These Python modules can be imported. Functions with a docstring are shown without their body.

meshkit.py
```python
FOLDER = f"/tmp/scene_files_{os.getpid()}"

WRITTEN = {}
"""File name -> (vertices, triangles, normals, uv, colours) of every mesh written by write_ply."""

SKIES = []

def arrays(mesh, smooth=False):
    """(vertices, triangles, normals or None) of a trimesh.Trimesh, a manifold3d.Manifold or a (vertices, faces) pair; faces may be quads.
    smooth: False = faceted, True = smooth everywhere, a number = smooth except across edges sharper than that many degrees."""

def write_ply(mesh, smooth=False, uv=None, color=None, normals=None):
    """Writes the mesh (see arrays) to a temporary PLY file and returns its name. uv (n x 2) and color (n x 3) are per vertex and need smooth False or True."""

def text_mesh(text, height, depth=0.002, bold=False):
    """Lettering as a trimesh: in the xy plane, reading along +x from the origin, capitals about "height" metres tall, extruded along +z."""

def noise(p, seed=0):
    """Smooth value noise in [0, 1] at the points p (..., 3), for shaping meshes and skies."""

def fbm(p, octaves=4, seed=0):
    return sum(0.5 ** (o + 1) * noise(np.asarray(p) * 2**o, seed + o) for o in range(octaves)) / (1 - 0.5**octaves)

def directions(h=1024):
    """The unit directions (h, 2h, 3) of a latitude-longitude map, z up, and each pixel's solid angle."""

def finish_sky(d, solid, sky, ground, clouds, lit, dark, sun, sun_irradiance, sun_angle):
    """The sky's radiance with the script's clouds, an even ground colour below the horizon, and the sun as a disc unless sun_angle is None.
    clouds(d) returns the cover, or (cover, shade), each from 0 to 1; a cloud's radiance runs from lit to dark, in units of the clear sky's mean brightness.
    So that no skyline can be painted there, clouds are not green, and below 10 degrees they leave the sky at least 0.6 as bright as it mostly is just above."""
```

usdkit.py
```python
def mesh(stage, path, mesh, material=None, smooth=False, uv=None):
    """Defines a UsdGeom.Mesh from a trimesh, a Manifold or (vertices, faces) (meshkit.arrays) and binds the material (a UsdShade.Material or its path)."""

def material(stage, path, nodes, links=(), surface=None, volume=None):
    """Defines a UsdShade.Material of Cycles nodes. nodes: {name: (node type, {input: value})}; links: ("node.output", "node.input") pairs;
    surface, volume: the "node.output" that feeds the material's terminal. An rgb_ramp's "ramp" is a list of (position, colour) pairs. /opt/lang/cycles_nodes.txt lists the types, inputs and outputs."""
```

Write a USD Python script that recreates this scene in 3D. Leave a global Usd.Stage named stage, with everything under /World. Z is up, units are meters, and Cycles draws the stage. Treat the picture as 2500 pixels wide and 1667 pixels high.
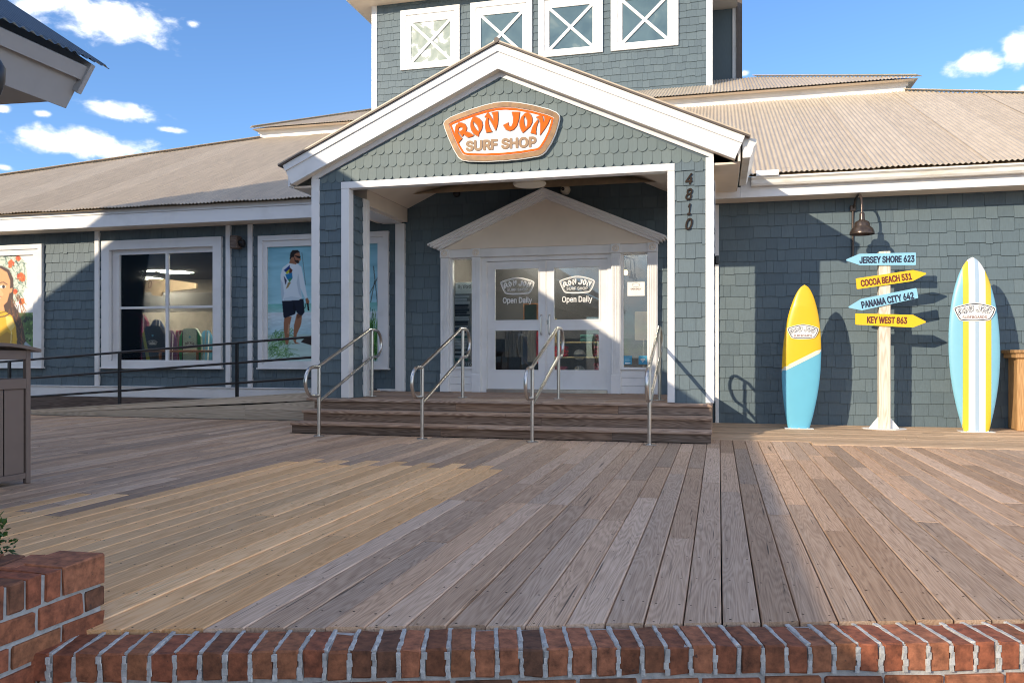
import math, random
import numpy as np, trimesh, usdkit, meshkit
from scipy.spatial import ConvexHull
from shapely.geometry import Polygon, box as sbox, MultiPolygon, LineString
from shapely.ops import unary_union
from shapely import affinity
from pxr import Usd, UsdGeom, UsdLux, UsdShade, Gf, Sdf, Vt

stage = Usd.Stage.CreateInMemory()
UsdGeom.SetStageUpAxis(stage, 'Z'); UsdGeom.SetStageMetersPerUnit(stage, 1.0)
UsdGeom.Xform.Define(stage, '/World'); UsdGeom.Scope.Define(stage, '/World/Looks')
rng = random.Random(7); nrng = np.random.default_rng(7)

# ------------------------------------------------------------------ camera, sky, sun, exposure
# world: x along the shop front, y into the building, z up; the deck is z = 0 and the camera stands at (0, 0, 1)
FPX, YAW = 1990.0, math.atan(505 / 1990.0)
CC, SS = math.cos(YAW), math.sin(YAW)
cam = UsdGeom.Camera.Define(stage, '/World/camera')
cam.CreateHorizontalApertureAttr(36.0); cam.CreateFocalLengthAttr(36.0 * FPX / 2500)
cam.CreateVerticalApertureOffsetAttr(36.0 * 32.5 / 2500); cam.CreateHorizontalApertureOffsetAttr(0.0)
cam.CreateFStopAttr(0.0); cam.CreateFocusDistanceAttr(9.0)
cam.CreateExposureAttr(0.58)
M4 = Gf.Matrix4d(CC, SS, 0, 0, 0, 0, 1, 0, SS, -CC, 0, 0, 0, 0, 1.0, 1)
UsdGeom.Xformable(cam).AddTransformOp().Set(M4)

SUN = np.array([-0.66, -1.0, 0.438]); SUN /= np.linalg.norm(SUN)
EL, ROT = math.asin(SUN[2]), math.atan2(SUN[0], SUN[1])
sun = UsdLux.DistantLight.Define(stage, '/World/sun')
sun.CreateIntensityAttr(0.85); sun.CreateAngleAttr(0.5); sun.CreateNormalizeAttr(True); sun.CreateColorAttr(Gf.Vec3f(1.0, 0.86, 0.66))
zc = Gf.Vec3d(*SUN); xc = Gf.Cross(Gf.Vec3d(0, 0, 1), zc).GetNormalized(); yc = Gf.Cross(zc, xc)
UsdGeom.Xformable(sun).AddTransformOp().Set(Gf.Matrix4d(*xc, 0, *yc, 0, *zc, 0, 0, 0, 0, 1))

CLOUDS = [  # azimuth (rad, 0 = into the building, positive right), tangent of elevation, half sizes, weight
    (-0.708, 0.366, 0.088, 0.030, 1.0), (-0.760, 0.385, 0.06, 0.035, 1.0), (-0.699, 0.269, 0.050, 0.0135, 1.0), (-0.737, 0.229, 0.092, 0.0195, 1.0), (-0.646, 0.254, 0.022, 0.006, .6),
    (-0.770, 0.256, 0.015, 0.006, .6), (-0.806, 0.255, 0.013, 0.007, .7), (-0.806, 0.195, 0.016, 0.007, .5), (-0.622, 0.377, 0.012, 0.007, .6),
    (0.268, 0.310, 0.036, 0.016, 1.0), (0.306, 0.318, 0.018, 0.026, .95), (0.312, 0.276, 0.014, 0.009, .6), (0.029, 0.333, 0.010, 0.006, .6)]
nd = {'tc': ('texture_coordinate', {}), 'xyz': ('separate_xyz', {}), 'az': ('math', {'math_type': 'arctan2'}),
      'h2': ('combine_xyz', {'z': 0.0}), 'hl': ('vector_math', {'math_type': 'length'}), 'te': ('math', {'math_type': 'divide'}),
      'sk': ('sky_texture', {'sky_type': 'single_scattering', 'sun_disc': False, 'sun_elevation': EL, 'sun_rotation': ROT, 'air_density': 1.0, 'aerosol_density': 0.04, 'ozone_density': 2.6, 'altitude': 10.0}),
      'uv': ('combine_xyz', {'z': 0.0}), 'nmap': ('mapping', {'scale': (1.0, 1.5, 1.0)}),
      'n': ('noise_texture', {'scale': 34.0, 'detail': 7.0, 'roughness': 0.56, 'distortion': 0.25}),
      'nw': ('math', {'math_type': 'multiply_add', 'value2': 1.25, 'value3': -0.66}),
      'bg': ('background_shader', {'strength': 0.14})}
lk = [('tc.generated', 'xyz.vector'), ('xyz.x', 'az.value1'), ('xyz.y', 'az.value2'), ('xyz.x', 'h2.x'), ('xyz.y', 'h2.y'), ('h2.vector', 'hl.vector1'),
      ('xyz.z', 'te.value1'), ('hl.value', 'te.value2'), ('az.value', 'uv.x'), ('te.value', 'uv.y'), ('uv.vector', 'nmap.vector'), ('nmap.vector', 'n.vector'), ('n.fac', 'nw.value1')]
prev = None
for i, (a, e, ra, re, wt) in enumerate(CLOUDS):
    nd[f'm{i}'] = ('mapping', {'location': (-a / ra, -e / re, 0.0), 'scale': (1 / ra, 1 / re, 1.0)})
    nd[f'l{i}'] = ('vector_math', {'math_type': 'length'})
    nd[f'k{i}'] = ('math', {'math_type': 'multiply_add', 'value2': -0.75, 'value3': 0.42 + 0.38 * wt})
    lk += [('uv.vector', f'm{i}.vector'), (f'm{i}.vector', f'l{i}.vector1'), (f'l{i}.value', f'k{i}.value1')]
    if prev is None: prev = f'k{i}.value'
    else:
        nd[f'x{i}'] = ('math', {'math_type': 'maximum'}); lk += [(prev, f'x{i}.value1'), (f'k{i}.value', f'x{i}.value2')]; prev = f'x{i}.value'
nd.update({'sum': ('math', {'math_type': 'add'}), 'cov': ('map_range', {'range_type': 'smoothstep', 'from_min': 0.04, 'from_max': 0.56, 'to_min': 0.0, 'to_max': 1.0}),
           'tint': ('mix', {'mix_type': 'multiply', 'fac': 1.0, 'color2': (0.72, 0.895, 1.13)}),
           'shade': ('rgb_ramp', {'ramp': [(0.0, (5.2, 5.6, 6.4)), (0.45, (7.2, 7.4, 7.8)), (1.0, (8.2, 8.2, 8.2))]}), 'sh2': ('map_range', {'from_min': 0.1, 'from_max': 0.75}),
           'mx': ('mix', {'mix_type': 'mix', 'fac': 0.0})})
nd.update({'ab': ('math', {'math_type': 'absolute'}), 'far': ('map_range', {'from_min': 0.95, 'from_max': 1.3, 'to_min': 0.0, 'to_max': 1.0, 'clamp': True}), 'nl': ('noise_texture', {'scale': 3.2, 'detail': 6.0, 'roughness': 0.55}), 'nlm': ('math', {'math_type': 'multiply_add', 'value2': 2.6, 'value3': -4.05}), 'f3': ('math', {'math_type': 'multiply', 'value2': 3.0}), 'fm': ('math', {'math_type': 'add'}), 'allm': ('math', {'math_type': 'maximum'})})
lk += [('az.value', 'ab.value1'), ('ab.value', 'far.value'), ('tc.generated', 'nl.vector'), ('nl.fac', 'nlm.value1'), ('far.result', 'f3.value1'), ('f3.value', 'fm.value1'), ('nlm.value', 'fm.value2'), (prev, 'allm.value1'), ('fm.value', 'allm.value2')]; prev = 'allm.value'
lk += [(prev, 'sum.value1'), ('nw.value', 'sum.value2'), ('sum.value', 'cov.value'), ('sum.value', 'sh2.value'), ('sh2.result', 'shade.fac'), ('sk.color', 'tint.color1'), ('tint.color', 'mx.color1'), ('shade.color', 'mx.color2'),
       ('cov.result', 'mx.fac'), ('mx.color', 'bg.color')]
sky_mat = usdkit.material(stage, '/World/Looks/sky_look', nd, lk, surface='bg.background')
dome = UsdLux.DomeLight.Define(stage, '/World/sky'); dome.CreateIntensityAttr(1.0)
UsdShade.MaterialBindingAPI.Apply(dome.GetPrim()).Bind(sky_mat)
dome.GetPrim().SetCustomDataByKey('kind', 'structure'); dome.GetPrim().SetCustomDataByKey('label', 'blue sky with small white clouds')

# ------------------------------------------------------------------ projection (only used to choose which pieces are large enough to be parts)
def project(p):
    x, y, z = p; xr, d = x * CC + y * SS, -x * SS + y * CC
    return (1250 + FPX * xr / d, 866 - FPX * (z - 1) / d, d) if d > 0.1 else (1e9, 1e9, 1e9)
def score(v):
    v = np.asarray(v); c = v.mean(0); u, w, d = project(c)
    if not (-60 < u < 2560 and -40 < w < 1700): return 0.0
    e = v.max(0) - v.min(0); e = np.sort(e)
    return float(e[2] * e[1] / d ** 2)

# ------------------------------------------------------------------ materials
MATS = {}
def mat(name, nodes, links, surface='p.BSDF'):
    MATS[name] = usdkit.material(stage, '/World/Looks/' + name, nodes, links, surface=surface); return MATS[name]
def paint(name, col, rough=0.5, var=0.06, scale=6.0, bump=0.0, dirt=None, metal=0.0, spec=0.5, coat=0.0, streak=None):
    c = np.array(col)
    sc = streak or (1, 1, 1)
    nodes = {'g': ('geometry', {}), 'mp': ('mapping', {'scale': sc}), 'n': ('noise_texture', {'scale': scale, 'detail': 5.0, 'roughness': 0.6}),
             'r': ('rgb_ramp', {'ramp': [(0.25, tuple(c * (1 - var) if dirt is None else np.array(dirt))), (0.5, tuple(c)), (0.8, tuple(np.minimum(c * (1 + var), 1)))]}),
             'p': ('principled_bsdf', {'roughness': rough, 'metallic': metal, 'specular_ior_level': spec, 'coat_weight': coat, 'coat_roughness': 0.08})}
    links = [('g.position', 'mp.vector'), ('mp.vector', 'n.vector'), ('n.fac', 'r.fac'), ('r.color', 'p.base_color')]
    if bump:
        nodes['n2'] = ('noise_texture', {'scale': 60.0, 'detail': 4.0}); nodes['b'] = ('bump', {'strength': bump, 'distance': 0.004})
        links += [('mp.vector', 'n2.vector'), ('n2.fac', 'b.height'), ('b.normal', 'p.normal')]
    return mat(name, nodes, links)
def toned(name, stops, rough=0.6, mott=0.25, scale=25.0, stretch=(1, 1, 1), bump=0.3, bdist=0.003, spots=None):
    """colour from the piece's own tone (primvar) with mottling"""
    nodes = {'g': ('geometry', {}), 'mp': ('mapping', {'scale': stretch}), 'a': ('attribute', {'attribute': 'tone'}),
             'r': ('rgb_ramp', {'ramp': stops}), 'n': ('noise_texture', {'scale': scale, 'detail': 6.0, 'roughness': 0.65}),
             'm': ('map_range', {'from_min': 0.3, 'from_max': 0.7, 'to_min': 1 - mott, 'to_max': 1 + mott}),
             'mu': ('mix', {'mix_type': 'multiply', 'fac': 1.0}), 'b': ('bump', {'strength': bump, 'distance': bdist}),
             'p': ('principled_bsdf', {'roughness': rough})}
    links = [('g.position', 'mp.vector'), ('mp.vector', 'n.vector'), ('a.fac', 'r.fac'), ('n.fac', 'm.value'), ('r.color', 'mu.color1'), ('m.result', 'mu.color2'),
             ('n.fac', 'b.height'), ('b.normal', 'p.normal')]
    last = 'mu.color'
    if spots:
        nodes.update({'n3': ('noise_texture', {'scale': spots[0], 'detail': 4.0, 'roughness': 0.7}), 'r3': ('rgb_ramp', {'ramp': [(spots[1], (0, 0, 0)), (spots[1] + 0.08, (1, 1, 1))]}), 'm3': ('mix', {'mix_type': 'mix', 'color2': spots[2]})})
        nodes['r3'] = ('map_range', {'from_min': spots[1], 'from_max': spots[1] + 0.1, 'to_min': 0.0, 'to_max': 0.8, 'clamp': True})
        links += [('g.position', 'n3.vector'), ('n3.fac', 'r3.value'), ('r3.result', 'm3.fac'), (last, 'm3.color1')]; last = 'm3.color'
    links.append((last, 'p.base_color'))
    return mat(name, nodes, links)
def wood(name, dark, mid, light, along='y', gscale=1.0, rough=0.75, crack=0.8, tone_lo=0.72, tone_hi=1.18, warm=None, ring=0.35, stain=0.0):
    st = {'y': (1.0, 0.018, 1.0), 'x': (0.018, 1.0, 1.0), 'z': (1.0, 1.0, 0.018)}[along]
    st2 = {'y': (1.0, 0.075, 1.0), 'x': (0.075, 1.0, 1.0), 'z': (1.0, 1.0, 0.075)}[along]
    nodes = {'g': ('geometry', {}), 'a': ('attribute', {'attribute': 'tone'}), 'o': ('vector_math', {'math_type': 'multiply_add', 'vector2': (37.3, 91.7, 13.9)}), 'av': ('combine_xyz', {}),
             'mp': ('mapping', {'scale': st}), 'mp2': ('mapping', {'scale': st2}),
             'n1': ('noise_texture', {'scale': 190.0 * gscale, 'detail': 5.0, 'roughness': 0.7, 'distortion': 0.12}),
             'wv': ('noise_texture', {'scale': 9.0 * gscale, 'detail': 2.0, 'roughness': 0.4}),
             'wm': ('math', {'math_type': 'multiply', 'value2': 120.0}), 'ws': ('math', {'math_type': 'sine'}), 'wr': ('map_range', {'from_min': -1.0, 'from_max': 1.0, 'to_min': 0.5 - ring, 'to_max': 0.5 + ring}),
             'n2': ('noise_texture', {'scale': 2.2, 'detail': 3.0, 'roughness': 0.5}),
             'mixg': ('mix_float', {'fac': 0.27}), 'mixh': ('mix_float', {'fac': 0.10}),
             'ramp': ('rgb_ramp', {'ramp': [(0.24, dark), (0.50, mid), (0.74, light)]}),
             'tm': ('map_range', {'from_min': 0.0, 'from_max': 1.0, 'to_min': tone_lo, 'to_max': tone_hi}), 'tmul': ('mix', {'mix_type': 'multiply', 'fac': 1.0}),
             'cmp': ('mapping', {'scale': tuple(0.9 * s if s < 1 else s for s in st)}), 'cn': ('noise_texture', {'scale': 75.0 * gscale, 'detail': 3.0, 'roughness': 0.5, 'distortion': 0.25}),
             'cr': ('map_range', {'from_min': 0.28, 'from_max': 0.35, 'to_min': 1.0 - crack, 'to_max': 1.0, 'clamp': True}), 'cmul': ('mix', {'mix_type': 'multiply', 'fac': 1.0}),
             'b': ('bump', {'strength': 0.55, 'distance': 0.003}), 'p': ('principled_bsdf', {'roughness': rough, 'specular_ior_level': 0.35})}
    links = [('a.fac', 'av.x'), ('a.fac', 'av.y'), ('a.fac', 'av.z'), ('av.vector', 'o.vector1'), ('g.position', 'o.vector3'), ('o.vector', 'mp.vector'), ('o.vector', 'mp2.vector'),
             ('mp.vector', 'n1.vector'), ('mp2.vector', 'wv.vector'), ('wv.fac', 'wm.value1'), ('wm.value', 'ws.value1'), ('ws.value', 'wr.value'), ('o.vector', 'n2.vector'),
             ('n1.fac', 'mixg.a'), ('wr.result', 'mixg.b'), ('mixg.value', 'mixh.a'), ('n2.fac', 'mixh.b'), ('mixh.value', 'ramp.fac'),
             ('a.fac', 'tm.value'), ('ramp.color', 'tmul.color1'), ('tm.result', 'tmul.color2'), ('o.vector', 'cmp.vector'), ('cmp.vector', 'cn.vector'), ('cn.fac', 'cr.value'),
             ('tmul.color', 'cmul.color1'), ('cr.result', 'cmul.color2'), ('mixg.value', 'b.height'), ('b.normal', 'p.normal')]
    last = 'cmul.color'
    if warm is not None:     # some pieces are browner than others
        nodes.update({'wn': ('math', {'math_type': 'multiply', 'value2': 7.31}), 'wf': ('math', {'math_type': 'fraction'}), 'wk': ('math', {'math_type': 'multiply', 'value2': 0.75}), 'wmx': ('mix', {'mix_type': 'multiply', 'color2': warm})})
        links += [('a.fac', 'wn.value1'), ('wn.value', 'wf.value1'), ('wf.value', 'wk.value1'), ('wk.value', 'wmx.fac'), (last, 'wmx.color1')]; last = 'wmx.color'
    if stain:
        nodes.update({'sn': ('noise_texture', {'scale': 1.3, 'detail': 5.0, 'roughness': 0.62}), 'sr': ('map_range', {'from_min': 0.60, 'from_max': 0.76, 'to_min': 0.0, 'to_max': stain, 'clamp': True}), 'sm': ('mix', {'mix_type': 'multiply', 'color2': (0.35, 0.31, 0.28)})})
        links += [('g.position', 'sn.vector'), ('sn.fac', 'sr.value'), ('sr.result', 'sm.fac'), (last, 'sm.color1')]; last = 'sm.color'
    links.append((last, 'p.base_color'))
    # outputs of mix_float are called value
    fixed = []
    for a, b in links: fixed.append((a.replace('mixg.value', 'mixg.result').replace('mixh.value', 'mixh.result'), b))
    return mat(name, nodes, fixed)

paint('white_paint', (0.79, 0.78, 0.765), 0.42, 0.03, 2.2, bump=0.06, dirt=(0.69, 0.68, 0.66))
paint('soffit_paint', (0.80, 0.70, 0.58), 0.6, 0.06, 3.0)
paint('gutter_paint', (0.78, 0.76, 0.70), 0.35, 0.1, 3.0, dirt=(0.60, 0.54, 0.44), streak=(1, 1, 6))
toned('shingle_paint', [(0.0, (0.088, 0.124, 0.144)), (0.5, (0.098, 0.138, 0.158)), (1.0, (0.112, 0.152, 0.170))], 0.62, 0.10, 9.0, (8, 8, 1), 0.22, 0.002)
toned('scallop_paint', [(0.0, (0.112, 0.150, 0.152)), (1.0, (0.138, 0.176, 0.174))], 0.62, 0.07, 9.0, (8, 8, 1), 0.18, 0.002)
paint('wall_backing', (0.09, 0.12, 0.14), 0.8)
toned('roof_metal', [(0.0, (0.50, 0.405, 0.295)), (1.0, (0.57, 0.47, 0.35))], 0.42, 0.12, 2.2, (5, 1, 1), 0.05, 0.002, spots=(5.0, 0.66, (0.30, 0.21, 0.14)))
paint('roof_edge_metal', (0.10, 0.075, 0.06), 0.5, 0.2)
paint('grey_roof_metal', (0.09, 0.11, 0.13), 0.3, 0.15, metal=0.6)
paint('grey_fascia', (0.36, 0.36, 0.37), 0.5, 0.05, bump=0.1)
wood('deck_wood', (0.25, 0.158, 0.104), (0.52, 0.368, 0.262), (0.68, 0.515, 0.390), 'y', crack=0.75, warm=(0.95, 0.82, 0.68), tone_lo=0.70, tone_hi=1.22, ring=0.26, stain=0.20)
wood('walkway_wood', (0.26, 0.16, 0.09), (0.56, 0.385, 0.245), (0.70, 0.52, 0.36), 'x', crack=0.6, tone_lo=0.78, tone_hi=1.15)
wood('new_wood', (0.58, 0.315, 0.135), (0.86, 0.525, 0.265), (0.90, 0.62, 0.36), 'y', crack=0.30, tone_lo=0.80, tone_hi=1.14, ring=0.34, warm=(1.0, .88, .74))
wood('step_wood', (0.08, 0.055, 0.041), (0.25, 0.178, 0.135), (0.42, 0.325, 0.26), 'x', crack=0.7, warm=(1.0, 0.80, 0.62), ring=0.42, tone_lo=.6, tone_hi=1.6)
wood('ramp_wood', (0.34, 0.26, 0.18), (0.56, 0.46, 0.345), (0.68, 0.57, 0.45), 'x', crack=0.3, gscale=0.8)
wood('dark_timber', (0.04, 0.028, 0.022), (0.14, 0.10, 0.08), (0.25, 0.19, 0.155), 'x', crack=0.7)
wood('post_wood', (0.50, 0.40, 0.29), (0.74, 0.66, 0.55), (0.80, 0.76, 0.68), 'z', crack=0.08, gscale=0.55, ring=0.45)
wood('cabinet_wood', (0.22, 0.105, 0.04), (0.46, 0.26, 0.11), (0.60, 0.38, 0.18), 'z', crack=0.4)
toned('brick_clay', [(0.0, (0.11, 0.052, 0.030)), (0.2, (0.18, 0.066, 0.030)), (0.45, (0.27, 0.080, 0.038)), (0.7, (0.26, 0.100, 0.044)), (1.0, (0.33, 0.120, 0.060))], 0.85, 0.55, 26.0, (1, 1, 1), 0.6, 0.006, spots=(38.0, 0.64, (0.035, 0.028, 0.026)))
toned('brick_mortar', [(0.0, (0.38, 0.37, 0.35)), (1.0, (0.52, 0.51, 0.49))], 0.9, 0.22, 30.0, (1, 1, 1), 0.9, 0.008)
paint('steel', (0.60, 0.58, 0.55), 0.24, 0.12, 14.0, metal=1.0)
paint('black_metal', (0.012, 0.012, 0.013), 0.35, 0.3)
paint('bronze_metal', (0.085, 0.062, 0.050), 0.28, 0.25, 10.0, metal=0.55)
paint('brown_metal', (0.165, 0.122, 0.102), 0.5, 0.06, 8.0)
paint('dark_gap', (0.012, 0.010, 0.009), 0.9)
paint('yellow_gloss', (0.80, 0.47, 0.008), 0.34, 0.03, coat=0.05)
paint('blue_gloss', (0.13, 0.43, 0.58), 0.34, 0.03, coat=0.05)
paint('pale_blue_gloss', (0.21, 0.48, 0.60), 0.36, 0.03, coat=0.05)
paint('white_gloss', (0.80, 0.79, 0.76), 0.22, 0.02, coat=0.05)
paint('cream_gloss', (0.74, 0.68, 0.56), 0.22, 0.02, coat=0.05)
paint('grey_blue_gloss', (0.36, 0.47, 0.58), 0.24, 0.02, coat=0.05)
paint('lemon_gloss', (0.70, 0.52, 0.04), 0.24, 0.02, coat=0.05)
paint('sign_blue', (0.25, 0.52, 0.68), 0.45, 0.03); paint('sign_yellow', (0.78, 0.49, 0.010), 0.45, 0.03)
paint('navy_ink', (0.012, 0.02, 0.05), 0.6); paint('maroon_ink', (0.14, 0.025, 0.012), 0.6)
paint('orange_paint', (0.84, 0.125, 0.002), 0.6, 0.08, 20.0, spec=0.2); paint('gold_band', (0.24, 0.125, 0.045), 0.4, 0.35, 9.0, metal=0.15, dirt=(0.13, 0.07, 0.03))
paint('brown_letter', (0.30, 0.175, 0.085), 0.5, 0.1, 20.0)
paint('letter_outline', (0.24, 0.20, 0.17), 0.5)
paint('numeral_metal', (0.030, 0.020, 0.015), 0.7, 0.3, spec=0.15)
paint('lamp_plastic', (0.74, 0.68, 0.56), 0.5); paint('bulb_glass', (0.75, 0.72, 0.66), 0.2)
paint('ground_look', (0.24, 0.225, 0.205), 0.9, 0.2, 1.5)
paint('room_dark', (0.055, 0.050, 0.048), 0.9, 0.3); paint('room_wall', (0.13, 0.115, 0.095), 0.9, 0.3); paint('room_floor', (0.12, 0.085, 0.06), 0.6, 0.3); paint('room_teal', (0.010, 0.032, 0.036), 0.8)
paint('red_cloth', (0.42, 0.02, 0.03), 0.9); paint('charcoal_cloth', (0.035, 0.036, 0.045), 0.9); paint('grey_cloth', (0.26, 0.25, 0.24), 0.9); paint('teal_cloth', (0.06, 0.20, 0.17), 0.9); paint('navy_cloth', (0.03, 0.05, 0.11), 0.9); paint('wine_cloth', (0.22, 0.045, 0.075), 0.9); paint('white_cloth', (0.6, 0.6, 0.6), 0.9)
paint('shelf_wood', (0.42, 0.33, 0.16), 0.5); paint('rack_wood', (0.36, 0.15, 0.06), 0.6)
paint('pink_foam', (0.72, 0.055, 0.27), 0.5); paint('black_foam', (0.02, 0.02, 0.024), 0.5); paint('mint_foam', (0.55, 0.66, 0.56), 0.5); paint('green_foam', (0.03, 0.30, 0.09), 0.5); paint('purple_foam', (0.10, 0.035, 0.11), 0.5); paint('blue_foam', (0.08, 0.28, 0.45), 0.5)
paint('lime_foam', (0.42, 0.46, 0.05), 0.5); paint('tan_foam', (0.62, 0.46, 0.30), 0.4)
paint('label_blue', (0.05, 0.28, 0.45), 0.5); paint('paper', (0.78, 0.78, 0.76), 0.8); paint('ink', (0.03, 0.03, 0.035), 0.8)
mat('strip_light', {'e': ('emission', {'color': (1.0, 0.84, 0.64), 'strength': 70.0})}, [], surface='e.emission')
mat('bulb_light', {'e': ('emission', {'color': (1.0, 0.62, 0.25), 'strength': 4.0})}, [], surface='e.emission')
mat('pane_glass', {'f': ('fresnel', {'IOR': 1.6}), 't': ('transparent_bsdf', {'color': (0.80, 0.85, 0.86)}), 'gl': ('glossy_bsdf', {'color': (0.95, 0.97, 1.0), 'roughness': 0.015}), 'm': ('mix_closure', {}), 'mm': ('map_range', {'from_min': 0.0, 'from_max': 1.0, 'to_min': 0.02, 'to_max': 1.0})},
    [('f.fac', 'mm.value'), ('mm.result', 'm.fac'), ('t.BSDF', 'm.closure1'), ('gl.BSDF', 'm.closure2')], surface='m.closure')
mat('dusty_glass', {'g': ('geometry', {}), 'n': ('noise_texture', {'scale': 1.6, 'detail': 4.0, 'distortion': 0.8}), 'r': ('rgb_ramp', {'ramp': [(0.35, (0.085, 0.135, 0.155)), (0.6, (0.12, 0.18, 0.195)), (0.75, (0.24, 0.29, 0.27))]}), 'p': ('principled_bsdf', {'roughness': 0.12, 'specular_ior_level': 0.6})},
    [('g.position', 'n.vector'), ('n.fac', 'r.fac'), ('r.color', 'p.base_color')])
mat('frosted_glass', {'g': ('geometry', {}), 'n': ('noise_texture', {'scale': 2.6, 'detail': 5.0, 'distortion': 1.2}), 'r': ('rgb_ramp', {'ramp': [(0.36, (0.25, 0.30, 0.25)), (0.54, (0.36, 0.40, 0.34)), (0.62, (0.78, 0.80, 0.78))]}), 'p': ('principled_bsdf', {'roughness': 0.2, 'specular_ior_level': 0.5})},
    [('g.position', 'n.vector'), ('n.fac', 'r.fac'), ('r.color', 'p.base_color')])
mat('print_look', {'a': ('attribute', {'attribute': 'ink'}), 'p': ('principled_bsdf', {'roughness': 0.35, 'specular_ior_level': 0.4})}, [('a.color', 'p.base_color')])
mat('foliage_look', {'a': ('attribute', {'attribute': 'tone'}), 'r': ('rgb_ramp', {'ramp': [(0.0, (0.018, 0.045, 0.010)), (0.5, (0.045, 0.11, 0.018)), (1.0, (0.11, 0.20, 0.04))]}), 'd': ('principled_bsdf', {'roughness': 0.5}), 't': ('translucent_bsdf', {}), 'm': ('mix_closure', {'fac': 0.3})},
    [('a.fac', 'r.fac'), ('r.color', 'd.base_color'), ('r.color', 't.color'), ('d.BSDF', 'm.closure1'), ('t.BSDF', 'm.closure2')], surface='m.closure')

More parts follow.
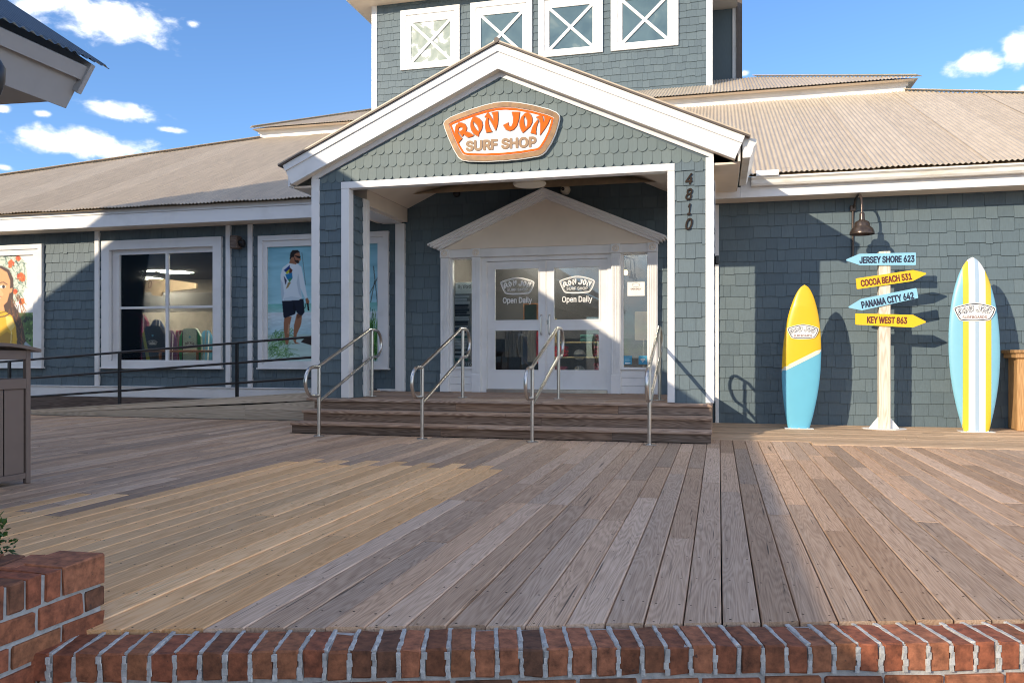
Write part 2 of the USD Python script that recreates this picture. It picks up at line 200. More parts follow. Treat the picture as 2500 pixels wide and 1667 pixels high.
# ------------------------------------------------------------------ mesh building
_HULL = {}
def _cham(bev):
    pass
class MB:
    def __init__(self): self.v, self.f, self.t, self.n = [], [], [], 0
    def add(self, v, f, tone=0.5):
        v = np.asarray(v, float); f = np.asarray(f, int)
        if f.ndim == 2 and f.shape[1] == 4: f = np.vstack([f[:, [0, 1, 2]], f[:, [0, 2, 3]]])
        self.v.append(v); self.f.append(f + self.n); self.t.append(np.full(len(v), tone)); self.n += len(v); return self
    def merge(self, o): 
        v, f, t = o.arrays(); self.v.append(v); self.f.append(f + self.n); self.t.append(t); self.n += len(v); return self
    def arrays(self): return np.vstack(self.v), np.vstack(self.f), np.concatenate(self.t)
    def box(self, x0, x1, y0, y1, z0, z1, bev=0.0, tone=0.5):
        return self.obox(((x0 + x1) / 2, (y0 + y1) / 2, (z0 + z1) / 2), np.eye(3), ((x1 - x0) / 2, (y1 - y0) / 2, (z1 - z0) / 2), bev, tone)
    def obox(self, c, axes, h, bev=0.0, tone=0.5, jit=0.0):
        h = np.abs(np.array(h, float)); A = np.asarray(axes, float)
        if bev <= 0:
            s = np.array([[-1, -1, -1], [1, -1, -1], [1, 1, -1], [-1, 1, -1], [-1, -1, 1], [1, -1, 1], [1, 1, 1], [-1, 1, 1]]) * h
            f = np.array([[0, 3, 2, 1], [4, 5, 6, 7], [0, 1, 5, 4], [1, 2, 6, 5], [2, 3, 7, 6], [3, 0, 4, 7]])
        else:
            b = min(bev, h.min() * 0.49); s = []
            for sx in (-1, 1):
                for sy in (-1, 1):
                    for sz in (-1, 1):
                        sg = np.array([sx, sy, sz])
                        for k in range(3):
                            d = np.full(3, b); d[k] = 0; s.append(sg * (h - d))
            s = np.array(s)
            if 'c' not in _HULL:
                hh = np.array([10.0, 11.0, 12.0]); q = []
                for sx in (-1, 1):
                    for sy in (-1, 1):
                        for sz in (-1, 1):
                            for k in range(3):
                                d = np.full(3, 2.0); d[k] = 0; q.append(np.array([sx, sy, sz]) * (hh - d))
                q = np.array(q); H = ConvexHull(q); F = []
                for t, eq in zip(H.simplices, H.equations):
                    a, b2, c2 = q[t]
                    F.append(t if np.dot(np.cross(b2 - a, c2 - a), eq[:3]) > 0 else t[::-1])
                _HULL['c'] = np.array(F)
            f = _HULL['c']
        if jit: s = s + nrng.uniform(-jit, jit, s.shape)
        return self.add(s @ A + np.array(c), f, tone)
    def bar(self, p, q, w, d, up=(0, 0, 1), bev=0.0, tone=0.5):
        """rectangular bar from p to q; w across (perpendicular to up), d along up"""
        p, q = np.array(p, float), np.array(q, float); a = q - p; L = np.linalg.norm(a); a /= L
        s = np.cross(a, up); s /= np.linalg.norm(s); u = np.cross(s, a)
        return self.obox((p + q) / 2, np.array([a, s, u]), (L / 2, w / 2, d / 2), bev, tone)
    def poly(self, pg, fn, d0, d1, tone=0.5):
        """extrude a 2-D polygon: fn(u, v, w) -> xyz, w from d0 to d1"""
        for g in (pg.geoms if hasattr(pg, 'geoms') else [pg]):
            if g.is_empty or g.geom_type != 'Polygon' or g.area < 1e-9: continue
            m = trimesh.creation.extrude_polygon(g, 1.0)
            v = np.array(m.vertices); x = fn(v[:, 0], v[:, 1], d0 + (d1 - d0) * v[:, 2])
            x = np.stack([np.broadcast_to(np.asarray(c, float), len(v)) for c in x], 1)
            f = np.array(m.faces); 
            t = trimesh.Trimesh(x, f, process=False)
            if t.volume < 0: f = f[:, ::-1]
            self.add(x, f, tone)
        return self
    def tube(self, pts, r, n=10, closed=False, tone=0.5):
        P = np.array(pts, float); m = len(P); R = np.broadcast_to(r, (m,))
        T = np.gradient(P, axis=0) if not closed else np.roll(P, -1, 0) - np.roll(P, 1, 0)
        T /= np.linalg.norm(T, axis=1, keepdims=True)
        a = np.cross(T[0], [0, 0, 1.0] if abs(T[0][2]) < 0.9 else [1.0, 0, 0]); a /= np.linalg.norm(a); V = []
        for i in range(m):
            a = a - T[i] * np.dot(a, T[i]); a /= np.linalg.norm(a); b = np.cross(T[i], a)
            th = np.arange(n) * 2 * np.pi / n
            V.append(P[i] + R[i] * (np.cos(th)[:, None] * a + np.sin(th)[:, None] * b))
        V = np.vstack(V); F = []
        for i in range(m if closed else m - 1):
            j = (i + 1) % m
            for k in range(n): F.append([i * n + k, i * n + (k + 1) % n, j * n + (k + 1) % n, j * n + k])
        self.add(V, np.array(F), tone)
        if not closed:
            for i, s in ((0, 1), (m - 1, -1)):
                V2 = np.vstack([V[i * n:(i + 1) * n], P[i]]); f = np.array([[k, n, (k + 1) % n] for k in range(n)])
                self.add(V2, f if s > 0 else f[:, ::-1], tone)
        return self
    def lathe(self, prof, c, n=24, tone=0.5, axis='z'):
        th = np.arange(n) * 2 * np.pi / n; V = []
        for r, z in prof: V.append(np.stack([r * np.cos(th), r * np.sin(th), np.full(n, z)], 1))
        V = np.vstack(V); F = []
        for i in range(len(prof) - 1):
            for k in range(n): F.append([i * n + k, i * n + (k + 1) % n, (i + 1) * n + (k + 1) % n, (i + 1) * n + k])
        if axis == 'y': V = V[:, [0, 2, 1]] * np.array([1, -1, 1])
        return self.add(V + np.array(c), np.array(F), tone)
    def sphere(self, c, r, sub=2, tone=0.5, sc=(1, 1, 1)):
        m = trimesh.creation.icosphere(sub, 1.0); return self.add(np.array(m.vertices) * r * np.array(sc) + np.array(c), m.faces, tone)

LOC = {}
USED = {}
def path_for(name, parent):
    base = parent or '/World'; k = USED.get((base, name), 0); USED[(base, name)] = k + 1
    return f'{base}/{name}' if k == 0 else f'{base}/{name}_{k:03d}'
def tag(path, label=None, cat=None, group=None, kind=None):
    p = stage.GetPrimAtPath(path)
    for k, v in (('label', label), ('category', cat), ('group', group), ('kind', kind)):
        if v: p.SetCustomDataByKey(k, v)
    return path
def obj(name, mb, material, parent=None, smooth=False, label=None, cat=None, group=None, kind=None, ink=None):
    path = path_for(name, parent)
    v, f, t = mb.arrays()
    off = LOC.get('/'.join(path.split('/')[:3]), np.zeros(3)) if parent else np.zeros(3)
    m = usdkit.mesh(stage, path, (v - off, f), MATS[material], smooth=smooth)
    n = len(m.GetPointsAttr().Get())
    tone = t if n == len(t) else np.full(n, t[0])
    if len(tone) and np.ptp(tone) >= 0:
        UsdGeom.PrimvarsAPI(m).CreatePrimvar('tone', Sdf.ValueTypeNames.FloatArray, 'vertex').Set(Vt.FloatArray.FromNumpy(tone.astype(np.float32)))
    if ink is not None:
        UsdGeom.PrimvarsAPI(m).CreatePrimvar('ink', Sdf.ValueTypeNames.Color3fArray, 'vertex').Set(Vt.Vec3fArray.FromNumpy(ink.astype(np.float32)))
    tag(path, label, cat, group, kind)
    return path
def thing(name, label, cat, loc=(0, 0, 0), group=None, kind=None):
    path = path_for(name, None); x = UsdGeom.Xform.Define(stage, path); x.AddTranslateOp().Set(Gf.Vec3d(*map(float, loc))); LOC[path] = np.array(loc, float)
    return tag(path, label, cat, group, kind)
def holder(name, parent, label=None):
    path = path_for(name, parent); UsdGeom.Xform.Define(stage, path); return tag(path, label)
def copy_of(src, loc, label, cat=None, group=None, rz=0.0):
    name = src.rsplit('/', 1)[1]; name = name.rstrip('0123456789').rstrip('_') if name[-3:].isdigit() else name
    path = path_for(name, None); x = UsdGeom.Xform.Define(stage, path); p = x.GetPrim()
    p.GetReferences().AddInternalReference(src); p.SetInstanceable(True)
    x.ClearXformOpOrder(); x.AddTranslateOp(opSuffix='place').Set(Gf.Vec3d(*map(float, loc)))
    if rz: x.AddRotateZOp(opSuffix='place').Set(rz)
    d = stage.GetPrimAtPath(src).GetCustomData()
    return tag(path, label, cat or d.get('category'), group or d.get('group'))
def text_poly(s, height, bold=True, widen=1.0):
    """outline of a line of text as a shapely polygon, origin at its left baseline"""
    m = meshkit.text_mesh(s, height, 0.01, bold)
    sec = m.section(plane_origin=[0, 0, m.bounds[:, 2].mean()], plane_normal=[0, 0, 1])
    T = np.eye(4)
    pl, T = sec.to_2D() if not hasattr(sec, 'to_planar') else sec.to_planar()
    pg = unary_union(pl.polygons_full)
    pg = affinity.affine_transform(pg, [T[0, 0], T[0, 1], T[1, 0], T[1, 1], T[0, 3], T[1, 3]])
    return affinity.scale(pg, widen, 1.0, origin=(0, 0))
def front(Y):   # drawing plane facing the camera side: u = x, v = z, w = towards the viewer
    return lambda u, v, w: (u, Y - w, v)

# pieces that may be single parts or joined stuff, ranked by how large they stand in the picture
class Pool:
    def __init__(self, name, material, limit, rest_parent, rest_name): self.items, self.a = [], (name, material, limit, rest_parent, rest_name)
    def put(self, mb, parent): self.items.append((score(mb.arrays()[0]), mb, parent))
    def flush(self):
        name, material, limit, rp, rn = self.a
        order = sorted(range(len(self.items)), key=lambda i: -self.items[i][0]); rest = MB()
        keep = set(i for i in order[:limit] if self.items[i][0] > 0)
        for i, (s, mb, parent) in enumerate(self.items):
            if i in keep: obj(name, mb, material, parent)
            else: rest.merge(mb)
        if rest.n: obj(rn, rest, material, rp, kind='stuff')

# ------------------------------------------------------------------ ground and deck
g = MB(); g.add([[-400, -400, -0.62], [400, -400, -0.62], [400, 400, -0.62], [-400, 400, -0.62]], [[0, 1, 2], [0, 2, 3]])
obj('ground', g, 'ground_look', label='sandy grey ground around the deck and the shop', kind='structure')

def deck_line(x): return 3.15 + 0.292 * x
deck = thing('deck', 'weathered grey and new yellow boardwalk planks in front of the shop', None, (0, 6, 0), kind='structure')
g = MB()
g.add([[-16, deck_line(-16) + .05, -.06], [6.2, deck_line(6.2) + .05, -.06], [6.2, 12.4, -.06], [-16, 12.4, -.06]], [[0, 1, 2], [0, 2, 3]])
g.add([[-16, deck_line(-16) + .05, -.06], [6.2, deck_line(6.2) + .05, -.06], [6.2, deck_line(6.2) + .05, -.5], [-16, deck_line(-16) + .05, -.5]], [[0, 2, 1], [0, 3, 2]])
obj('deck_frame', g, 'dark_gap', deck)
PW = 0.1415
grey, fresh = Pool('plank', 'deck_wood', 255, deck, 'small_planks'), Pool('new_plank', 'new_wood', 60, deck, 'small_new_planks')
nails = MB()
def plank(x0, x1, ya0, ya1, yb0, yb1, z, tone):
    """a board along y; its two ends may be cut on the skew; rounded top edges"""
    c = 0.0045; V = []
    for (xa, zz) in ((x0, z - .036), (x0, z - c), (x0 + c, z), (x1 - c, z), (x1, z - c), (x1, z - .036)):
        t = (xa - x0) / (x1 - x0); V.append((xa, ya0 + (ya1 - ya0) * t, zz))
    for (xa, zz) in ((x0, z - .036), (x0, z - c), (x0 + c, z), (x1 - c, z), (x1, z - c), (x1, z - .036)):
        t = (xa - x0) / (x1 - x0); V.append((xa, yb0 + (yb1 - yb0) * t, zz))
    F = [[i, i + 6, (i + 1) % 6 + 6] for i in range(6)] + [[i, (i + 1) % 6 + 6, (i + 1) % 6] for i in range(6)]
    F += [[0, 1, 2], [0, 2, 3], [0, 3, 4], [0, 4, 5], [6, 8, 7], [6, 9, 8], [6, 10, 9], [6, 11, 10]]
    return MB().add(V, np.array(F)[:, ::-1], tone)
k0, k1 = int(-14.0 / PW), int(5.9 / PW)
joists = np.arange(0.9, 12.5, 0.405)
for k in range(k0, k1):
    xa, xb = k * PW + .012, (k + 1) * PW + .012
    gap = rng.uniform(.0045, .0085); xm = (xa + xb) / 2
    a0, a1 = deck_line(xa) + rng.uniform(-.012, .004), deck_line(xb) + rng.uniform(-.012, .004)
    yend = 9.40 if -5.30 < xm < -0.10 else (11.16 if xm < 0 else (9.955 if xm < 1.0 else 9.63))
    new_to = None
    if -4.0 < xm < -1.87: new_to = 6.86 + (0.28 if k % 2 else 0.0) + rng.uniform(-.05, .05)
    elif -4.55 < xm <= -4.0: new_to = (4.25 if k % 2 else 4.95) + rng.uniform(-.05, .05)
    cuts = []
    y = a0
    if new_to:
        if rng.random() < 0.75: cuts.append(min(joists, key=lambda j: abs(j - rng.uniform(3.6, 6.0))))
        cuts.append(new_to); y = new_to
        cuts = [c for c in cuts if c > a0 + .5]
    while True:
        step = rng.uniform(1.3, 3.9); y2 = min(joists, key=lambda j: abs(j - y - step))
        if y2 > yend - 0.7: break
        cuts.append(y2); y = y2
    cuts = sorted(set(round(c, 4) for c in cuts)) + [yend]
    lo = None
    for c in cuts:
        s0, s1 = (a0, a1) if lo is None else (lo + .0015, lo + .0015)
        e0 = e1 = c - .0015
        isnew = new_to is not None and c <= new_to + .001
        z = rng.uniform(-.0025, .0015)
        if not isnew and rng.random() < 0.022: isnew_tone = True
        tone = rng.random()
        mb = plank(xa + gap / 2, xb - gap / 2, s0, s1, e0, e1, z, tone)
        (fresh if isnew or (xm > -1.5 and xm < -0.6 and 8.4 < c < 9.41 and rng.random() < .18) else grey).put(mb, deck)
        ends = [s0 + .03, c - .03]
        for j in [q for q in joists if s0 + .1 < q < c - .1] + ends:
            if j > 8.3: continue
            for dx in (-.043, .043):
                if rng.random() < .1: continue
                px_, py_ = xm + dx + rng.uniform(-.008, .008), j + rng.uniform(-.008, .008)
                u, w, d = project((px_, py_, 0))
                if not (-20 < u < 2520 and w < 1600): continue
                r = rng.uniform(.0042, .0060); th = np.arange(5) * 2 * np.pi / 5
                nails.add(np.vstack([np.stack([px_ + r * np.cos(th), py_ + r * np.sin(th), np.full(5, z + .0012)], 1), [[px_, py_, z + .0016]]]), [[i, (i + 1) % 5, 5] for i in range(5)])
        lo = c
grey.flush(); fresh.flush()
obj('nails', nails, 'numeral_metal', deck, kind='stuff', label='rusty nail heads in the deck planks')

walk = thing('walkway', 'lighter planks laid along the wall under the surfboards', None, (3, 11, 0), kind='structure')
wp = Pool('plank', 'walkway_wood', 120, walk, 'small_planks')
yy = 9.632
while yy < 12.36:
    x = 1.02 if yy < 9.9 else -0.095
    wfull = min(0.139, 12.365 - yy)
    if wfull < .03: break
    while x < 6.1:
        L = rng.uniform(1.8, 3.8); x2 = min(x + L, 6.15)
        wp.put(MB().box(x + .001, x2 - .001, yy + .002, yy + wfull - .002, -.036, .004 + rng.uniform(-.0015, .0015), .004, rng.random()), walk)
        x = x2
    yy += wfull + .0012
wp.flush()

# ------------------------------------------------------------------ porch floor and entrance steps
FLOOR = 0.41
steps = thing('entrance_steps', 'dark weathered wooden steps up to the shop porch', 'steps', (-2.7, 9.7, 0))
SX0, SX1 = -5.31, -0.085
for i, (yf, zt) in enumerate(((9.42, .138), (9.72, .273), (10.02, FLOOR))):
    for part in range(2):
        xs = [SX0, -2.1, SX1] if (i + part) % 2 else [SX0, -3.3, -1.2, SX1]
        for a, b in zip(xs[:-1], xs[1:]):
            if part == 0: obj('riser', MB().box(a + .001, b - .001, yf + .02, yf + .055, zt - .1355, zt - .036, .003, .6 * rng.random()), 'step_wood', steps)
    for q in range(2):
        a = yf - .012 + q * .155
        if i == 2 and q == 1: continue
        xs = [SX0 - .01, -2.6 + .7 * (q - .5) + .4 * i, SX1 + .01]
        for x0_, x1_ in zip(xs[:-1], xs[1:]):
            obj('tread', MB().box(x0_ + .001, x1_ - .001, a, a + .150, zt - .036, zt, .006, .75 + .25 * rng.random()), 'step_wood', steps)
for x in (SX0 + .015, SX1 - .015):
    for i, (y0, y1, z0, z1) in enumerate(((9.48, 12.3, .0, .10), (9.78, 12.3, .102, .235), (10.06, 12.3, .237, .372))):
        if x > -1: obj('side_board', MB().box(x - .014, x + .014, y0, y1, z0, z1, .003, rng.random()), 'step_wood', steps)
porch_floor = thing('porch_floor', 'worn brown floor planks of the covered porch', None, (-2.7, 11.2, FLOOR), kind='structure')
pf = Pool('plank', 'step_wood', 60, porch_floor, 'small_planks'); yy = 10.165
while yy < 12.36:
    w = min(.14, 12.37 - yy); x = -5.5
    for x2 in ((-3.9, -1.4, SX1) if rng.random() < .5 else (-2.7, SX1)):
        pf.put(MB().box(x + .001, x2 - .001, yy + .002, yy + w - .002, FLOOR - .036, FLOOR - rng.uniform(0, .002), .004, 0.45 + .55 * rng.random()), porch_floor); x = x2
    yy += w
pf.flush()

# ------------------------------------------------------------------ wheelchair ramp on the left
def ramp_z(x): return 0.30 + 0.068 * (x + 7.28)
ramp = thing('wheelchair_ramp', 'long low timber access ramp with pale side boards along the left wall', 'ramp', (-8.2, 11.8, 0))
RX0, RX1 = -13.2, -5.33
x = RX0
while x < RX1 - .01:
    x2 = min(x + .142, RX1)
    v = MB(); pts = [(x + .002, ramp_z(x) - .04), (x2 - .002, ramp_z(x2) - .04), (x2 - .002, ramp_z(x2) - .002), (x + .002, ramp_z(x) - .002)]
    v.poly(Polygon(pts), lambda u, w, q: (u, q, w), 11.24, 12.30, rng.random()); obj('ramp_plank', v, 'deck_wood', ramp); x = x2
def slab(x0, x1, zlo, zhi, y0, y1, tone, m='ramp_wood', nm='side_board'):
    n = 2; pg = Polygon([(x0, zlo(x0)), (x1, zlo(x1)), (x1, zhi(x1)), (x0, zhi(x0))])
    obj(nm, MB().poly(pg, lambda u, w, q: (u, q, w), y0, y1, tone), m, ramp)
slab(-11.6, RX1, lambda x: max(ramp_z(x) - .085, .0), lambda x: ramp_z(x) + .028, 11.19, 11.228, .9)      # upper board follows the slope
slab(-11.6, -7.1, lambda x: .004, lambda x: max(ramp_z(x) - .0865, .008), 11.195, 11.228, .45)
slab(-7.097, -6.55 + 1.2, lambda x: .152, lambda x: max(ramp_z(x) - .088, .153), 11.195, 11.228, .75)
slab(-7.097, RX1, lambda x: .004, lambda x: .149, 11.195, 11.228, .3)
slab(-13.2, RX1, lambda x: ramp_z(x) + .030, lambda x: ramp_z(x) + .045, 11.185, 11.30, .6, nm='curb_rail')
slab(-13.2, -5.4, lambda x: .0, lambda x: .245, 12.31, 12.36, .4, 'dark_timber', 'base_timber')
rail = thing('ramp_railing', 'black steel pipe railing with three rails along the access ramp', 'railing', (-8.2, 11.26, 0))
def rz(x, h): return ramp_z(x) + h
RH = (.885, .575, .262)
for i, h in enumerate(RH):
    obj('pipe', MB().tube([(-13.3, 11.26, rz(-13.3, h)), (-9.4, 11.26, rz(-9.4, h)), (-5.5, 11.26, rz(-5.5, h))], .019, 8), 'black_metal', rail, True)
for x in (-11.62, -9.43, -7.28, -5.55):
    obj('post', MB().box(x - .022, x + .022, 11.24, 11.28, ramp_z(x) + .03, rz(x, .885), .003), 'black_metal', rail)
obj('end_post', MB().box(-5.565, -5.505, 12.16, 12.22, ramp_z(-5.5), 1.36, .003), 'black_metal', rail)
for h in (.885, .5):
    obj('pipe', MB().tube([(-5.535, 12.19, rz(-5.5, h)), (-5.535, 11.7, rz(-5.5, h)), (-5.535, 11.26, rz(-5.5, h))], .019, 8), 'black_metal', rail, True)

# ------------------------------------------------------------------ brickwork in the foreground
DA = math.atan(0.292); E1 = np.array([math.cos(DA), math.sin(DA), 0]); N1 = np.array([math.sin(DA), -math.cos(DA), 0])   # along the wall, and towards the viewer
def brick(parent, c, axes, h, jit=.0038, bev=.0045):
    obj('brick', MB().obox(c, axes, h, bev, rng.random(), jit), 'brick_clay', parent)
low = thing('low_brick_wall', 'low red brick wall with a row of upright bricks on top edging the deck', 'brick wall', (-.5, 2.9, -.1))
P0 = np.array([-2.23, deck_line(-2.23) - .015, 0.0]); AX = np.array([E1, -N1, [0, 0, 1]])
core = MB(); ln = 6.2
core.obox(P0 + E1 * (ln / 2 - .05) + N1 * .106 + np.array([0, 0, -.324]), AX, (ln / 2, .097, .311), 0, .3)
obj('mortar', core, 'brick_mortar', low)
s = -.10; pitch = .0838
while s < 6.0:
    w = pitch - rng.uniform(.012, .017)
    c = P0 + E1 * (s + pitch / 2) + N1 * (.114 + rng.uniform(-.004, .004)) + np.array([0, 0, -.055 + rng.uniform(-.003, .003)])
    a = rng.uniform(-.03, .03); R = np.array([[math.cos(a), math.sin(a), 0], [-math.sin(a), math.cos(a), 0], [0, 0, 1]]); 
    brick(low, c, AX @ R, (w / 2, .1005, .0475)); s += pitch
for row in range(4):
    s = .05 - .11 * (row % 2); zc_ = -.155 - .085 * row
    while s < 6.0:
        L = .215; brick(low, P0 + E1 * (s + L / 2) + N1 * (.115 + rng.uniform(-.002, .002)) + np.array([0, 0, zc_]), AX, ((L - .014) / 2, .1005, .0355)); s += L
joint = MB(); s = -.10    # mortar smeared a little proud in the joints
while s < 6.0:
    for q in range(6):
        c = P0 + E1 * (s + rng.uniform(-.002, .002)) + N1 * (.012 + .034 * q) + np.array([0, 0, -.011])
        joint.obox(c, AX, (rng.uniform(.0065, .0095), .0185, .0045), .003, rng.random(), .0012)
    for q in range(4):
        c = P0 + E1 * (s + rng.uniform(-.003, .003)) + N1 * (.2145) + np.array([0, 0, -.028 - .0225 * q])
        joint.obox(c, AX, (rng.uniform(.006, .0095), .0035, .0125), .003, rng.random(), .0015)
    s += pitch
obj('pointing', joint, 'brick_mortar', low)

planter = thing('brick_planter', 'taller red brick planter at the left foreground corner', 'brick planter', (-2.6, 2.0, 0))
PX, PY, PT = -2.23, 2.585, .257
core = MB(); core.box(PX - .19, PX - .009, -1.0, PY - .012, -.62, PT - .010, 0, .2)
core.obox(np.array([PX, PY, 0]) - E1 * 1.03 + N1 * .100 + np.array([0, 0, -.191]), AX, (.95, .085, .432), 0, .2)
obj('mortar', core, 'brick_mortar', planter)
def yrow(y1, L, z0, z1, dep=.1):   # a brick whose face looks along +x
    brick(planter, (PX - dep + rng.uniform(-.002, .002), y1 - L / 2, (z0 + z1) / 2), np.eye(3), (dep, L / 2, (z1 - z0) / 2))
y = PY
yrow(y, .198, PT - .105, PT); y -= .212
while y > -.9: yrow(y, .062, PT - .105 + rng.uniform(-.003, .003), PT + rng.uniform(-.004, .003)); y -= .0765
z = PT - .12; r = 0
while z > -.55:
    y = PY; first = True
    while y > -.9:
        L = .092 if (first and r % 2 == 0) else .198
        yrow(y, L, z - .073, z); y -= L + .014; first = False
    z -= .088; r += 1
s = .215          # top row running back along the far edge of the planter
while s < 1.9:
    brick(planter, np.array([PX, PY, PT - .052]) - E1 * (s + .03) + N1 * .098, AX, (.031, .098, .052)); s += .0765
so = MB(); so.add([[-4.2, -1, .10], [PX - .15, -1, .10], [PX - .15, PY - .15, .10], [-4.2, PY - .55, .10]], [[0, 1, 2], [0, 2, 3]])
obj('soil', so, 'dark_gap', planter)
def leaf_cluster(mb, c, n, rad, size, seed):
    q = np.random.default_rng(seed)
    for _ in range(n):
        d = q.normal(size=3); d /= np.linalg.norm(d); p = np.array(c) + d * rad * q.uniform(.35, 1.0) * np.array([1, 1, 1.0])
        a = q.normal(size=3) * .5 + d + np.array([0, 0, .5]); a /= np.linalg.norm(a); b = np.cross(a, q.normal(size=3)); b /= np.linalg.norm(b)
        L, W = size * q.uniform(.7, 1.3), size * .26 * q.uniform(.8, 1.2)
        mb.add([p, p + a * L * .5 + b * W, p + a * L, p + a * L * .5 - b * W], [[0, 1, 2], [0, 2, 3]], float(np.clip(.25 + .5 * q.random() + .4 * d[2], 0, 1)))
shrub = thing('shrub', 'small dark green conifer shrub growing in the brick planter', 'shrub', (-2.68, 2.2, .1))
cr = MB()
for i in range(40):
    q = np.random.default_rng(100 + i); th, zz = q.uniform(0, 6.28), q.uniform(0.02, .34); rr = .155 * (1 - abs(zz - .16) / .36) * q.uniform(.6, 1.0)
    leaf_cluster(cr, (-2.69 + rr * math.cos(th), 2.40 + rr * math.sin(th), .12 + zz * .8), 60, .048, .024, 200 + i)
obj('crown', cr, 'foliage_look', shrub); obj('stem', MB().tube([(-2.68, 2.2, .09), (-2.66, 2.3, .2), (-2.64, 2.38, .34)], .012, 6), 'dark_timber', shrub, True)

# ------------------------------------------------------------------ the surf shop
YW, YP, EAVE_Y, EAVE_Z, SL = 12.4, 10.2, 11.85, 3.52, 0.46
shop = thing('surf_shop', 'blue grey shingled shop with white trim, tan metal roof and a gabled porch', 'shop', (-2.7, 12.4, 0))
shingles = Pool('shingle', 'shingle_paint', 300, shop, 'small_shingles')
scallops = Pool('scallop_shingle', 'scallop_paint', 300, shop, 'small_scallops')
def at(u, v, Y):
    a = u - 1250; r = (a * CC - FPX * SS, a * SS + FPX * CC, 866 - v); t = Y / r[1]; return np.array([r[0] * t, Y, 1 + r[2] * t])
def wedge(pts, fn, zb, h, t0=.021, t1=.006, tone=.5):
    n = len(pts); P = np.array(pts); th = t0 + (t1 - t0) * np.clip((P[:, 1] - zb) / h, 0, 1)
    A = np.stack([np.broadcast_to(np.asarray(c, float), n) for c in fn(P[:, 0], P[:, 1], th)], 1); B = np.stack([np.broadcast_to(np.asarray(c, float), n) for c in fn(P[:, 0], P[:, 1], np.zeros(n))], 1)
    V = np.vstack([A, B]); F = [[0, i, i + 1] for i in range(1, n - 1)] + [[n, n + i + 1, n + i] for i in range(1, n - 1)]
    for i in range(n): j = (i + 1) % n; F += [[i, n + i, n + j], [i, n + j, j]]
    F = np.array(F)
    if trimesh.Trimesh(V, F, process=False).volume < 0: F = F[:, ::-1]
    return MB().add(V, F, tone)
def shingle_rows(parent, region, fn, z0, z1, x0, x1, wmin, wmax, exp=.172, holes=None, seed=1, gap=.0035, drop=.014):
    q = random.Random(seed); k = 0
    while z0 + k * exp < z1:
        zb = z0 + k * exp; x = x0 - q.uniform(0, wmax)
        while x < x1:
            w = q.uniform(wmin, wmax); off = q.choice((0, 0, -drop, -drop * .5, drop * .3)) if k else 0
            r = sbox(x + gap / 2, zb + off, x + w - gap / 2, zb + exp + .022); x += w
            c = r.intersection(region)
            if c.is_empty or c.area < 4e-4: continue
            if holes is not None and holes.intersects(c):
                c = c.difference(holes)
                if c.is_empty or c.area < 4e-4: continue
            for gm in (c.geoms if hasattr(c, 'geoms') else [c]):
                if gm.geom_type != 'Polygon' or gm.area < 4e-4: continue
                pts = list(gm.convex_hull.exterior.coords)[:-1]
                shingles.put(wedge(pts, fn, zb, exp + .022, .022 + q.uniform(-.003, .003), .006, q.random()), parent)
        k += 1
def wall_mesh(name, region, fn, depth=.13, m='wall_backing', label=None):
    return obj(name, MB().poly(region, fn, -depth, 0.0), m, shop, label=label)

PXL, PXR, AXC, APZ, PSL = -5.42, -0.062, -2.74, 4.965, 0.453          # porch: corners, apex
def zroof(x): return APZ - PSL * abs(x - AXC)
win_hole = sbox(-10.55, .86, -8.42, 2.90)
entry = sbox(-4.16, .40, -1.03, 2.53)
front_region = Polygon([(-22.5, 0), (12, 0), (12, 3.45), (-.06, 3.45), (-.5, 3.5), (AXC, 4.45), (-5.0, 3.5), (-5.42, 3.45), (-22.5, 3.45)]).difference(win_hole).difference(entry)
wall = wall_mesh('wall', front_region, front(YW))
left_reg = sbox(-16.2, .445, -5.08, 3.4); cover = unary_union([sbox(-14.40, .80, -12.03, 3.0), sbox(-10.68, .80, -8.31, 3.0), sbox(-7.55, .80, -5.23, 3.0)])
shingle_rows(wall, left_reg, front(YW), .445, 3.35, -16.2, -5.08, .075, .165, holes=cover, seed=11)
porch_reg = Polygon([(-4.92, FLOOR), (-.08, FLOOR), (-.08, 3.45), (AXC, 4.42), (-4.92, 3.45)])
shingle_rows(wall, porch_reg, front(YW), FLOOR - .05, 4.35, -4.92, -.08, .11, .26, .19, holes=Polygon([(-4.25, .35), (-.9, .35), (-.9, 2.70), (AXC, 3.38), (-4.25, 2.70)]), seed=12)
shingle_rows(wall, sbox(-.05, 0.0, 6.4, 3.4), front(YW), -.02, 3.35, -.05, 6.4, .085, .275, .170, seed=13)

# --- porch: front wall with the gable, its posts, the scalloped shingles
gable_pg = Polygon([(PXL, FLOOR), (PXL, 3.40), (AXC, zroof(AXC) - .34), (PXR, 3.40), (PXR, FLOOR)]).difference(sbox(-4.87, 0, -.61, 3.26))
gw = wall_mesh('gable_wall', gable_pg, front(YP), .11)
frz = lambda x, o: APZ - .32 - o - PSL * abs(x - AXC)
sc_reg = Polygon([(PXL + .09, 3.30), (PXR - .09, 3.30), (PXR - .09, frz(PXR, .05)), (AXC, frz(AXC, .05)), (PXL + .09, frz(PXL, .05))])
row, zb = 0, 3.345
while zb < 4.62:
    w = .1185; x = PXL - (w / 2 if row % 2 else 0)
    while x < PXR:
        arc = [(x + w / 2 - (w / 2 - .0015) * math.cos(a), zb + w * .42 - (w * .42) * math.sin(a)) for a in np.linspace(0, math.pi, 9)]
        pg = Polygon(arc + [(x + w - .0015, zb + .215), (x + .0015, zb + .215)])
        c = pg.intersection(sc_reg)
        if not c.is_empty and c.geom_type == 'Polygon' and c.area > 5e-4:
            scallops.put(wedge(list(c.convex_hull.exterior.coords)[:-1], front(YP), zb, .215, .019 + rng.uniform(-.0015, .0015), .006, rng.random()), gw)
        x += w
    zb += .170; row += 1
